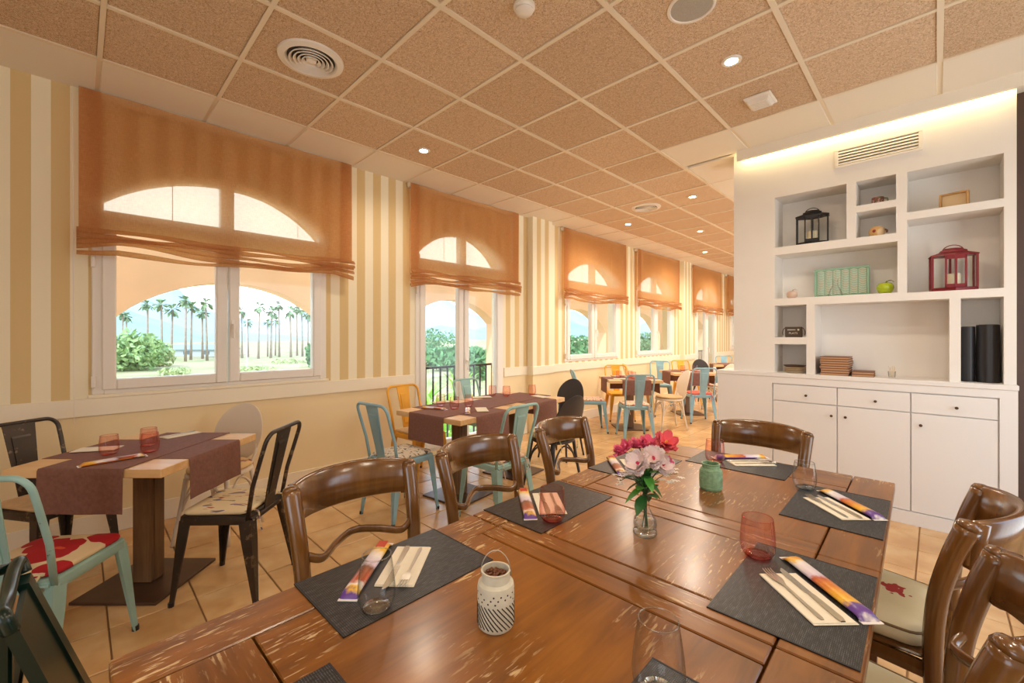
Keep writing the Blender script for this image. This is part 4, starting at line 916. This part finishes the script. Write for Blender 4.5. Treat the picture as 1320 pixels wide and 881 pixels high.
PINK = thin_glass('pink_glass', (.99, .80, .76, 1), (.86, .46, .43, 1), .03)
PINKB = thin_glass('pink_glass_base', (.97, .62, .58, 1), (.86, .40, .38, 1), .03)
BLUEB = thin_glass('blue_glass_base', (.80, .88, .94, 1), (.56, .68, .78, 1), .06)
CLEARB = thin_glass('clear_glass_base', (.95, .95, .94, 1), (.76, .78, .76, 1), .14)
def tumbler(x, y, z, kind, label, grp, s=1.0):
    t = thing('glass_tumbler', label, 'glass', (x, y, z), 0, group=grp)
    if kind == 'clear':
        pr = [(.024, .0), (.034, .006), (.0415, .026), (.0425, .045), (.040, .072), (.036, .100), (.0325, .124)]; body, base = CLEAR, CLEARB
    elif kind == 'blue':
        pr = [(.024, .0), (.034, .006), (.0405, .026), (.0415, .045), (.040, .068), (.037, .092), (.0345, .106)]; body, base = CLEAR, BLUEB
    else:
        pr = [(.022, .0), (.034, .005), (.0405, .018), (.0425, .034), (.0420, .055), (.040, .08), (.0375, .104)]; body, base = PINK, PINKB
    pr = [(a * s, b * s) for a, b in pr]
    full = []
    for i in range(len(pr) - 1):
        for q in range(3): f = q / 3; full.append((pr[i][0] * (1 - f) + pr[i + 1][0] * f, pr[i][1] * (1 - f) + pr[i + 1][1] * f))
    full.append(pr[-1])
    MB().lathe(full, 32).build('bowl', body, t, True)
    MB().lathe([(0, .0004), (.022 * s, .0004), (.031 * s, .0035 * s), (.029 * s, .0075 * s), (.012 * s, .0065 * s), (0, .006 * s)], 28).build('thick_base', base, t, True)
    MB().tube([((pr[-1][0] - .0007) * cos(a), (pr[-1][0] - .0007) * sin(a), pr[-1][1]) for a in [2 * pi * k / 32 for k in range(33)]], .0014, 6, caps=False).build('rim', CLEARB if kind != 'pink' else PINK, t, True)
GT = 'stemless glasses on the large table'
tumbler(-.915, .482, ZM, 'clear', 'clear stemless glass in front of the napkin beside the pierced lantern', GT)
tumbler(-.930, 1.135, ZM, 'pink', 'pale pink stemless glass near the middle window-side chair', GT, 1.05)
tumbler(-.362, 1.360, ZM, 'pink', 'pink stemless glass at the sunflower packet setting', GT, 1.06)
tumbler(-.385, 2.095, TZ + .0028, 'blue', 'clear stemless glass with a bluish base near the sideboard', GT, 1.02)
tumbler(-.782, 2.222, ZM, 'pink', 'pink stemless glass behind the green jar', GT, 1.05)
tumbler(-.345, .712, ZM, 'clear', 'tall clear stemless glass on the mat without cutlery', GT, 1.06)

# ------------------------------------------------------------------ pierced candle lanterns
def m_pierced(name, rgb, dark, kind):
    m, nt, bs = newmat(name); c = coords(nt); s = N(nt, 'ShaderNodeSeparateXYZ'); nt.links.new(c, s.inputs[0])
    at = N(nt, 'ShaderNodeMath', operation='ARCTAN2'); nt.links.new(s.outputs['Y'], at.inputs[0]); nt.links.new(s.outputs['X'], at.inputs[1])
    no = N(nt, 'ShaderNodeTexNoise', Scale=90.0, Detail=2.0); nt.links.new(c, no.inputs[0])
    nt.links.new(ramp(nt, no.outputs['Fac'], [(.35, tuple(v * .85 for v in lin(*rgb)[:3]) + (1,)), (.65, lin(*rgb))]), bs.inputs['Base Color']); bs.inputs['Roughness'].default_value = .6; MATS[name] = m; return m
WPOT = plain('chalky_white_tin', (208, 200, 178), .65, noise=.06, nscale=60); HOLE = plain('dark_inside', (58, 44, 32), .9)
GPOT = plain('verdigris_ceramic', (132, 168, 130), .5, noise=.22, nscale=70, bstr=.4)
ln = thing('pierced_lantern', 'chalky white pierced tin lantern with a wire handle on the large table', 'lantern', (-.683, .640, TZ))
MB().lathe([(0, 0), (.034, 0), (.0385, .004), (.0400, .012), (.0402, .085), (.0385, .094), (.031, .099), (.0305, .117), (.0325, .119), (.0325, .121), (.0285, .121), (.0285, .100), (.036, .092), (.037, .010), (0, .008)], 40).build('body', WPOT, ln, 40)
slot = MB().box(-.0011, .0011, -.0007, .0007, -.0044, .0044).mesh('slot', HOLE)
for row in range(8):
    for k in range(26):
        a = 2 * pi * (k + .5 * (row % 2)) / 26; o = inst('pierced_slot', slot, ln, (.0402 * cos(a), .0402 * sin(a), 0.014 + .0058 * row), (0, 0, a + pi / 2)); o.rotation_euler = (R(0), R(42), a - pi / 2)
dot = MB().lathe([(.0023, 0), (.0018, .0006), (0, .0008)], 7).xf(Matrix.Rotation(R(90), 4, 'Y')).mesh('dot', HOLE)
for row in range(3):
    for k in range(16):
        if (k * 7 + row * 3) % 5 == 0: continue
        a = 2 * pi * (k + .4 * row) / 16; inst('pierced_dot', dot, ln, (.0398 * cos(a), .0398 * sin(a), .066 + .0075 * row), (0, 0, a))
MB().tube([(.033 * cos(a) * (1 - .0 * sin(a)), .004 * sin(a), .110 + .050 * sin(a)) for a in [pi * k / 20 for k in range(21)]], .0011, 6).xf(Matrix.Rotation(R(40), 4, 'Z')).build('wire_handle', STEEL, ln, True)
bean = MB().lathe([(0, -.004), (.0035, -.0025), (.0042, 0), (.0035, .0025), (0, .004)], 6).v
beans = MB(); rb = random.Random(3); bf = MB().lathe([(0, -.004), (.0035, -.0025), (.0042, 0), (.0035, .0025), (0, .004)], 6)
for k in range(60):
    rr_, a = .026 * math.sqrt(rb.random()), rb.random() * 6.28; M4 = Matrix.Translation((rr_ * cos(a), rr_ * sin(a), .103 + rb.random() * .003)) @ Matrix.Rotation(rb.random() * 3, 4, 'X')
    beans.add([tuple(M4 @ Vector(v)) for v in bf.v], bf.f)
beans.lathe([(0, .100), (.0285, .100)], 20).build('coffee_beans', plain('coffee_beans', (110, 62, 34), .4), None, True, 'brown coffee beans filling the white pierced lantern', 'beans', kind='stuff', loc=(-.683, .640, TZ + .003))
gj = thing('green_candle_jar', 'rough green ceramic candle jar behind the flower vase', 'jar', (-.660, 1.830, TZ))
MB().lathe([(0, 0), (.038, 0), (.0425, .006), (.0435, .02), (.0435, .070), (.040, .082), (.0335, .088), (.033, .100), (.0355, .103), (.0355, .106), (.0305, .106), (.030, .09), (.039, .075), (.040, .01), (0, .008)], 36).build('body', GPOT, gj, 40)
for z in (.012, .080): MB().tube([(.0435 * cos(a) * (1 if z < .05 else .945), .0435 * sin(a) * (1 if z < .05 else .945), z) for a in [2 * pi * k / 36 for k in range(37)]], .0013, 6, caps=False).build('raised_band', GPOT, gj, True)
for k in range(9):
    a = 2 * pi * k / 9
    for q in range(6): MB().lathe([(0, -.001), (.0042, 0), (.003, .0015), (0, .002)], 6).xf(Matrix.Translation((.0433 * cos(a), .0433 * sin(a), .046)) @ Matrix.Rotation(a, 4, 'Z') @ Matrix.Rotation(R(90), 4, 'Y') @ Matrix.Rotation(q * pi / 3, 4, 'Z') @ Matrix.Translation((.008, 0, 0))).build('relief_petal', GPOT, gj) if k in (0, 3, 4, 5, 6) else None
MB().lathe([(0, .010), (.030, .010), (.030, .05), (0, .048)], 20).build('candle', plain('wax', (244, 230, 196)), gj)

# ------------------------------------------------------------------ vase of pink flowers
VX, VY = -.656, 1.262
vz = thing('glass_vase', 'small clear glass bulb vase with a thin neck holding pink flowers', 'vase', (VX, VY, TZ))
MB().lathe([(0, .001), (.033, .001), (.0365, .006), (.0365, .014), (.034, .022), (.036, .036), (.0335, .052), (.024, .068), (.0145, .084), (.0125, .108), (.0150, .132)], 32).build('vase_glass', CLEAR, vz, True)
MB().lathe([(0, .002), (.0325, .002), (.0355, .008), (.034, .016), (.012, .0175), (0, .017)], 28).build('thick_base', CLEARB, vz, True)
MB().lathe([(0, .0195), (.030, .023), (.0325, .036), (.030, .048), (0, .048)], 28).build('water', thin_glass('water', (.88, .90, .86, 1), (.7, .74, .68, 1), .03), vz, True)
STEM = plain('flower_stem', (58, 84, 40), .6); LEAFM = plain('flower_leaf', (84, 158, 56), .45, noise=.25, nscale=20); LEAFD = plain('flower_leaf_dark', (50, 104, 50), .45)
HOT = m_blotch('hot_pink_petal', (240, 98, 136), [((240, 120, 146), 0)], 40, .60, .6); PAL = m_blotch('pale_pink_petal', (248, 226, 220), [((222, 96, 130), 0)], 34, .66, .6); COR = m_blotch('coral_petal', (238, 98, 106), [((242, 150, 150), 0)], 40, .62, .6)
WHP2 = plain('tiny_white_petal', (240, 236, 226), .6)
def petal(L, W, cup, ruff, seed):
    rings = []; rs = random.Random(seed)
    for i in range(8):
        q = i / 7; w_ = W * (sin(pi * (q * .80 + .12)) ** .8); z = cup * (q ** 1.4) * L
        rings.append([(q * L, w_ * j / 4, z + .12 * w_ * abs(j / 4) + ruff * L * sin(j * 2.1 + i * 1.7 + seed) * q) for j in range(-4, 5)])
    return MB().loft(rings, closed=False, caps=False)
def flower(dx, dy, dz, r, mat, label, tilt=(0, 0), n=6, layers=3, leaf=True, seed=0):
    t = thing('artificial_flower', label, 'flower', (VX, VY, TZ), 0, group='flowers in the glass vase')
    top = Vector((dx, dy, dz)); k = seed
    MB().tube(bez([(.009 * cos(k * 1.9), .009 * sin(k * 1.9), .024), (.004 * cos(k), .004 * sin(k), .085), (.005 * cos(k), .005 * sin(k), .135), (dx * .45, dy * .45, .135 + (dz - .135) * .55), tuple(top)], 5), .0017, 6).build('stem', STEM, t, True)
    M0 = Matrix.Translation(top) @ Matrix.Rotation(tilt[0], 4, 'X') @ Matrix.Rotation(tilt[1], 4, 'Y')
    for ly in range(layers):
        for p in range(n - ly):
            M4 = M0 @ Matrix.Rotation(2 * pi * (p + .5 * ly) / (n - ly) + seed, 4, 'Z')
            petal(r * (1 - .17 * ly), r * .44, .30 + .50 * ly, .16, seed + p + ly * 3).xf(M4).build('petal', mat, t, True)
    MB().lathe([(0, 0), (r * .12, .001), (r * .10, r * .35), (0, r * .45)], 8).xf(M0).build('flower_centre', plain('flower_centre', (214, 60, 96), .6) if mat is PAL else plain('flower_yellow', (232, 190, 90), .6), t, True)
    if leaf:
        for q in range(4):
            a = seed * 2.4 + q * 1.57; b0 = .128 + .022 * (q % 4); el = (1.05, .35, -.55, .75)[(q + seed) % 4]; sc = .9 + .2 * ((q + seed) % 3) / 2
            rings_ = []
            for u, w_ in ((.002, .002), (.014, .012), (.028, .0175), (.044, .014), (.056, .007), (.064, .0008)):
                x_, z_ = .004 + u * cos(el) * sc, u * sin(el) * sc - 9 * u * u * .35
                rings_.append([(x_, -w_ * sc, z_ + .25 * w_), (x_, 0, z_ - .001), (x_, w_ * sc, z_ + .25 * w_)])
            MB().loft(rings_, closed=False, caps=False).xf(Matrix.Translation((0, 0, b0)) @ Matrix.Rotation(a, 4, 'Z')).build('leaf', LEAFM if q % 2 else LEAFD, t, True)
    return t
# offsets given along the view's right (rx) and depth (fy) of the bouquet
def off(r_, d_): s, c = sin(R(44.7)), cos(R(44.7)); return (r_ * c - d_ * s, r_ * s + d_ * c)
for k, (r_, d_, dz, rad, mat, lab, tl) in enumerate([
        (-.062, .0, .262, .038, HOT, 'hot pink ruffled flower at the outer window side of the vase', (R(20), R(-30))),
        (-.028, -.035, .232, .044, PAL, 'large pale pink flower with a crimson throat low in the bouquet', (R(55), R(-8))),
        (.018, -.030, .248, .040, PAL, 'pale pink flower with crimson streaks in the middle of the bouquet', (R(50), R(12))),
        (-.008, .03, .268, .036, HOT, 'hot pink ruffled flower at the top of the bouquet', (R(5), R(-10))),
        (.020, .025, .272, .036, HOT, 'hot pink ruffled flower beside the topmost one', (R(15), R(12))),
        (.068, .01, .286, .040, COR, 'coral flower rising above the bouquet on the sideboard side', (R(30), R(30))),
        (.050, -.02, .226, .034, PAL, 'smaller pale cream-pink flower drooping toward the sideboard', (R(50), R(40)))]):
    dx, dy = off(r_, d_); flower(dx, dy, dz, rad, mat, lab, tl, seed=k)
rs = random.Random(12)
for (r_, d_, dz, lab) in [(.098, -.01, .196, 'sprig of tiny white blossoms trailing toward the sideboard'), (-.085, -.02, .178, 'short sprig of tiny white blossoms trailing toward the window')]:
    dx, dy = off(r_, d_); t = thing('blossom_sprig', lab, 'flower', (VX, VY, TZ), group='flowers in the glass vase')
    MB().tube(bez([(.004, 0, .03), (.002, 0, .13), (dx * .5, dy * .5, .185), (dx, dy, dz)], 5), .0011, 5).build('stem', STEM, t, True)
    for q in range(26 if r_ > 0 else 12):
        f = .55 + .5 * rs.random(); c_ = Vector((dx * f, dy * f, .185 + (dz - .185) * f)) + Vector((rs.uniform(-.02, .02), rs.uniform(-.02, .02), rs.uniform(-.028, .022)))
        m = MB()
        for p in range(5): a = 2 * pi * p / 5; m.add([c_, c_ + Vector((.007 * cos(a - .5), .007 * sin(a - .5), .002)), c_ + Vector((.011 * cos(a), .011 * sin(a), .001)), c_ + Vector((.007 * cos(a + .5), .007 * sin(a + .5), .002))], [(0, 1, 2, 3)])
        m.build('blossom', WHP2, t)

# ------------------------------------------------------------------ things on the cafe tables
ZR = .7556
def tset(gl, pk, nk, where, zr=ZR, gw=None, nw=None):
    for k, (x, y) in enumerate(gl): tumbler(x, y, zr, 'pink', 'pink stemless glass ' + (gw[k] if gw else 'on') + ' ' + where, 'pink glasses on ' + where, .98)
    for x, y, a in pk: packet(x, y, zr, R(a), PKB, 'printed breadstick packet ' + ('near the teal chair' if a == -40 else 'near the end' if a == 20 else '') + ' on ' + where, 'packets on ' + where, .125)
    for k, (x, y, a) in enumerate(nk): napkin(x, y, zr, R(a), 'folded paper napkin ' + (nw[k] if nw else 'on') + ' ' + where, 'napkins on ' + where)
tset([(-3.145, .115), (-3.225, .285), (-3.055, .275)], [(-2.955, .125, 96)], [(-3.33, .075, 60), (-3.43, .46, 110)], 'the table by the wide window', gw=['with a napkin behind it on', 'farther from the packet on', 'touching the packet end on'], nw=['without fork on', 'with fork on'])
fork(-3.44, .452, ZR + .0042, R(110), 'steel fork on the napkin at the table by the wide window', L=.19)
wl_ = 'the long table'
tset([(-3.18, 2.30), (-2.975, 2.295), (-2.99, 2.47), (-3.36, 3.10), (-3.22, 3.17), (-3.10, 3.44)], [(-3.09, 2.16, 20), (-2.80, 2.30, -40)], [(-2.77, 2.43, -35), (-3.35, 2.45, 80), (-2.93, 3.38, -10), (-3.33, 2.92, 60)], wl_, gw=['by the yellow chair on', 'by the blue chair on', 'by the pink-cushioned teal chair on', 'by the railing-side teal chair on', 'between napkins over the joint of', 'by the far black chair on'], nw=['by the pink-cushioned teal chair on', 'by the yellow chair on', 'by the black chairs on', 'by the railing-side teal chair on'])
tset([(-3.40, 5.72), (-3.28, 5.84), (-3.16, 5.72)], [(-3.48, 5.86, 30)], [(-3.30, 5.60, 40)], 'the square table past the pilaster', gw=['nearer the window on', 'in the middle of', 'nearer the pale blue chair on'])
tset([(-3.22, 7.58), (-3.05, 7.72)], [], [(-3.10, 7.50, 40)], 'the farther square table', gw=['nearer the red-cushioned chair on', 'beyond the other on'])
# ------------------------------------------------------------------ outdoors: dry ground, bushes, palms, hills
def m_ground():
    m, nt, bs = newmat('dry_grass_ground'); n1 = N(nt, 'ShaderNodeTexNoise', Scale=.25, Detail=6.0, Roughness=.7); nt.links.new(coords(nt, (1, .5, 1)), n1.inputs[0])
    nt.links.new(ramp(nt, n1.outputs['Fac'], [(.30, lin(112, 128, 78)), (.45, lin(152, 150, 104)), (.60, lin(172, 156, 124)), (.78, lin(190, 178, 156))]), bs.inputs['Base Color']); bs.inputs['Roughness'].default_value = 1; return m
GZ = -3.0
rings = []
for i in range(29):
    x = -5.2 - (i / 28) ** 2.2 * 520; rings.append([(x, -320 + 30 * j, GZ + (.25 * sin(x * .13 + j) + .2 * sin(j * 2.3) if x < -14 else 0) - (0 if x < -8 else .3)) for j in range(33)])
MB().loft(rings, closed=False, caps=False).build('ground', m_ground(), None, True, kind='structure')
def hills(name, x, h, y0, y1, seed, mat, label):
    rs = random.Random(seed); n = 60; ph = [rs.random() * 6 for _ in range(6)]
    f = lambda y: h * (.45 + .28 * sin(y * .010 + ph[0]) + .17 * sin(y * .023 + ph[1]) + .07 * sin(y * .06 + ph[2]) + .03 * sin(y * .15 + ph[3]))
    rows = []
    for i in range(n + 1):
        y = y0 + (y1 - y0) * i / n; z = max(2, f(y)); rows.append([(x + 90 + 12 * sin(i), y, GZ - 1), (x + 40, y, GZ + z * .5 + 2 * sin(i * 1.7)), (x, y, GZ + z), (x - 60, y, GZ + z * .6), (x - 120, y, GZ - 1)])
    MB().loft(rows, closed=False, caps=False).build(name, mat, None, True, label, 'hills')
hills('hill_ridge', -860, 126, -460, 2100, 4, plain('far_hill_haze_tint', (156, 172, 180), 1, noise=.06, nscale=.02), 'pale blue far mountain ridge on the horizon')  # distance haze is painted into this ridge's base colour
hills('hill_ridge', -430, 42, -280, 900, 9, plain('near_hill_haze_tint', (140, 160, 160), 1, noise=.10, nscale=.03), 'lower bluish hill ridge in front of the mountains')  # base colour carries painted haze too, a little less pale
# palms
TRK = plain('palm_trunk', (160, 142, 128), .9, noise=.2, nscale=3); FRD = plain('palm_frond', (128, 150, 112), .8, noise=.25, nscale=2)
def palm(h, seed):
    rs = random.Random(seed); t = thing('palm_tree', 'tall thin fan palm standing in the palm row beyond the wide window', 'palm tree', group='palms beyond the wide window')
    lean = rs.uniform(-.25, .25); MB().tube([(0, 0, -.2), (lean * .3, 0, h * .4), (lean, 0, h)], [.24, .17, .15], 8).build('trunk', TRK, t, True)
    m = MB()
    for k in range(34):
        a = rs.random() * 6.28; el = rs.uniform(-.9, 1.2); L = rs.uniform(1.0, 1.5); c_ = Vector((lean, 0, h)); d = Vector((cos(a) * cos(el), sin(a) * cos(el), sin(el))); s_ = Vector((-sin(a), cos(a), 0)); dr = Vector((0, 0, -1))
        pts = []
        for q, w_ in ((.15, .03), (.5, .10), (.8, .34), (1.0, .22), (1.15, .02)):
            p = c_ + d * L * q + dr * .35 * q * q; pts.append([p - s_ * w_, p + dr * -.04 * 0, p + s_ * w_])
        m.loft(pts, closed=False, caps=False)
    m.build('frond_crown', FRD, t); return t
protos = [palm(1.0 * hh, k) for k, hh in enumerate((9.8, 9.2, 10.3))]
def gp(u, d):         # a point on the ground in viewing direction u (column) at depth d
    s, c = sin(R(44.7)), cos(R(44.7)); r_ = (u - 660) / 553 * d; return (r_ * c - d * s, r_ * s + d * c)
used = [False] * 3
for k, (u, d, sc) in enumerate([(158, 84, .90), (163, 88, .92), (190, 78, .98), (209, 74, 1.0), (221, 78, 1.0), (239, 74, 1.02), (246, 80, 1.0), (261, 84, .98), (267, 76, 1.0),
        (312, 86, .95), (320, 90, .80), (333, 82, .97), (345, 92, .74), (349, 84, 1.0), (360, 90, 1.05), (355, 96, .80), (375, 86, 1.02), (383, 96, 1.05), (390, 91, 1.0), (397, 101, 1.04), (402, 104, .85)]):
    x, y = gp(u, d); p = k % 3
    if not used[p]: t = protos[p]; t.location = (x, y, GZ); used[p] = True
    else: t = dup(protos[p], (x, y, GZ), k * 1.3)
    t.scale = (sc, sc, sc)
    if sc < .9: t['label'] = 'shorter fan palm among the taller palms beyond the wide window'; t['group'] = 'shorter palms beyond the wide window'
def bush(x, y, z, rx, ry, rz_, n, mat, label, grp, leaf=.25, seed=0):
    rs = random.Random(seed); t = thing('shrub', label, 'shrub', (x, y, z), group=grp); m = MB()
    for k in range(n):
        v = Vector((rs.gauss(0, 1), rs.gauss(0, 1), rs.gauss(0, 1))).normalized() * (rs.random() ** .35); lob = 1 + .22 * sin(v.x * 7 + seed) * cos(v.y * 6)
        c_ = Vector((v.x * rx * lob, v.y * ry * lob, rz_ + v.z * rz_ * lob)); a = Vector((rs.uniform(-1, 1), rs.uniform(-1, 1), rs.uniform(-1, 1))).normalized(); b = a.cross(Vector((rs.uniform(-1, 1), rs.uniform(-1, 1), .3))).normalized(); s_ = leaf * rs.uniform(.6, 1.3)
        m.add([c_ - a * s_, c_ + b * s_ * .45, c_ + a * s_, c_ - b * s_ * .45], [(0, 1, 2, 3)])
    m.build('foliage', mat, t)
    for k in range(4): MB().tube([(0, 0, -.1), (rx * .4 * cos(k * 1.6), ry * .4 * sin(k * 1.6), rz_ * 1.2)], [.05, .02], 5).build('stem', TRK, t)
GR1 = plain('bush_green', (150, 176, 116), .8, noise=.3, nscale=1.2); GR2 = plain('bush_olive', (176, 186, 132), .8, noise=.3, nscale=1.2); GR3 = plain('hedge_green', (98, 140, 92), .8, noise=.3, nscale=1.2); GR4 = plain('bright_yucca', (172, 208, 96), .6, noise=.2, nscale=2)
x, y = gp(170, 52); bush(x, y, GZ, 3.3, 3.3, 2.4, 1500, GR1, 'large rounded green bush beyond the wide window', 'bushes outdoors', .42, 1)
x, y = gp(203, 58); bush(x, y, GZ, 1.8, 1.8, 1.8, 600, GR2, 'olive bush growing against the large rounded one', 'bushes outdoors', .38, 2)
x, y = gp(403, 60); bush(x, y, GZ, .9, .9, 1.8, 500, GR3, 'narrow dark green bush at the edge of the wide window', 'bushes outdoors', .3, 3)
for k, (u, d, rx) in enumerate([(330, 50, 2.2), (225, 48, 1.6), (300, 44, 1.4), (372, 66, 3.0)]):
    x, y = gp(u, d); bush(x, y, GZ - .1, rx, rx, .45, 260, GR2, 'low scrub on the dry ground beyond the wide window', 'low scrub outdoors', .25, 10 + k)
for k, (u, d, rx, h) in enumerate([(548, 64, 4.0, 1.5), (590, 54, 3.6, 1.5), (618, 46, 3.2, 1.5), (645, 40, 2.6, 1.6), (738, 70, 5, 2.2), (752, 38, 3.2, 1.5), (838, 84, 6, 2.4), (560, 130, 7, 3.2)]):
    x, y = gp(u, d); bush(x, y, GZ, rx, rx, h, 800, GR3, 'dark green hedge tree beyond the French window' if u < 700 else 'dark green hedge tree beyond the far windows', 'hedge trees outdoors', .5, 20 + k)
def yucca(x, y, z, s, label, seed):
    rs = random.Random(seed); t = thing('yucca_plant', label, 'plant', (x, y, z), group='bright green plants below the French window')
    MB().tube([(0, 0, 0), (.05, 0, s * .5)], [.12, .10], 8).build('trunk', TRK, t, True); blade = None
    for k in range(46):
        a = rs.random() * 6.28; el = rs.uniform(-.3, 1.45); L = s * rs.uniform(.8, 1.1); w_ = .05 * s; d = Vector((cos(a) * cos(el), sin(a) * cos(el), sin(el))); sd = Vector((-sin(a), cos(a), 0))
        MB().loft([[Vector((.05, 0, s * .5)) + d * L * q - sd * w_ * f - Vector((0, 0, .3 * s * q * q)), Vector((.05, 0, s * .5)) + d * L * q + sd * w_ * f - Vector((0, 0, .3 * s * q * q))] for q, f in ((.05, .6), (.4, 1), (.8, .6), (1, .05))], closed=False, caps=False).build('blade', GR4, t)
for k, (u, d, s_) in enumerate([(571, 13, 2.35), (546, 20, 2.0), (592, 24, 2.2), (622, 17.5, 1.5), (645, 27, 2.2)]):
    x, y = gp(u, d); yucca(x, y, GZ, s_, 'bright green spiky plant growing below the French window', k)
# low white wall and long farm building among the palms
b = thing('farm_building', 'long low grey-blue building among the palms', 'building', (*gp(232, 92), GZ), R(44.7))
MB().box(-11, 11, -3, 3, 0, 1.5).build('wall', plain('building_wall', (176, 186, 190), .9), b); MB().prism([(-3.4, 1.5), (3.4, 1.5), (0, 2.5)], 'x', -11.3, 11.3).build('roof', plain('building_roof', (140, 156, 168), .9), b)
for k in range(5): MB().box(-9 + 4 * k, -7.6 + 4 * k, -3.05, -3, .5, 1.2).build('window', plain('building_window', (96, 112, 124), .4), b)
lp = thing('street_lamp', 'thin white street lamp standing beyond the casement on the palm side', 'street lamp', (*gp(318, 56), GZ)); WHL = plain('lamp_white', (226, 230, 230), .5)
MB().tube([(0, 0, 0), (0, 0, 7.6)], .07, 8).build('pole', WHL, lp); MB().box(-.9, .2, -.1, .1, 7.55, 7.7).build('lamp_head', WHL, lp)
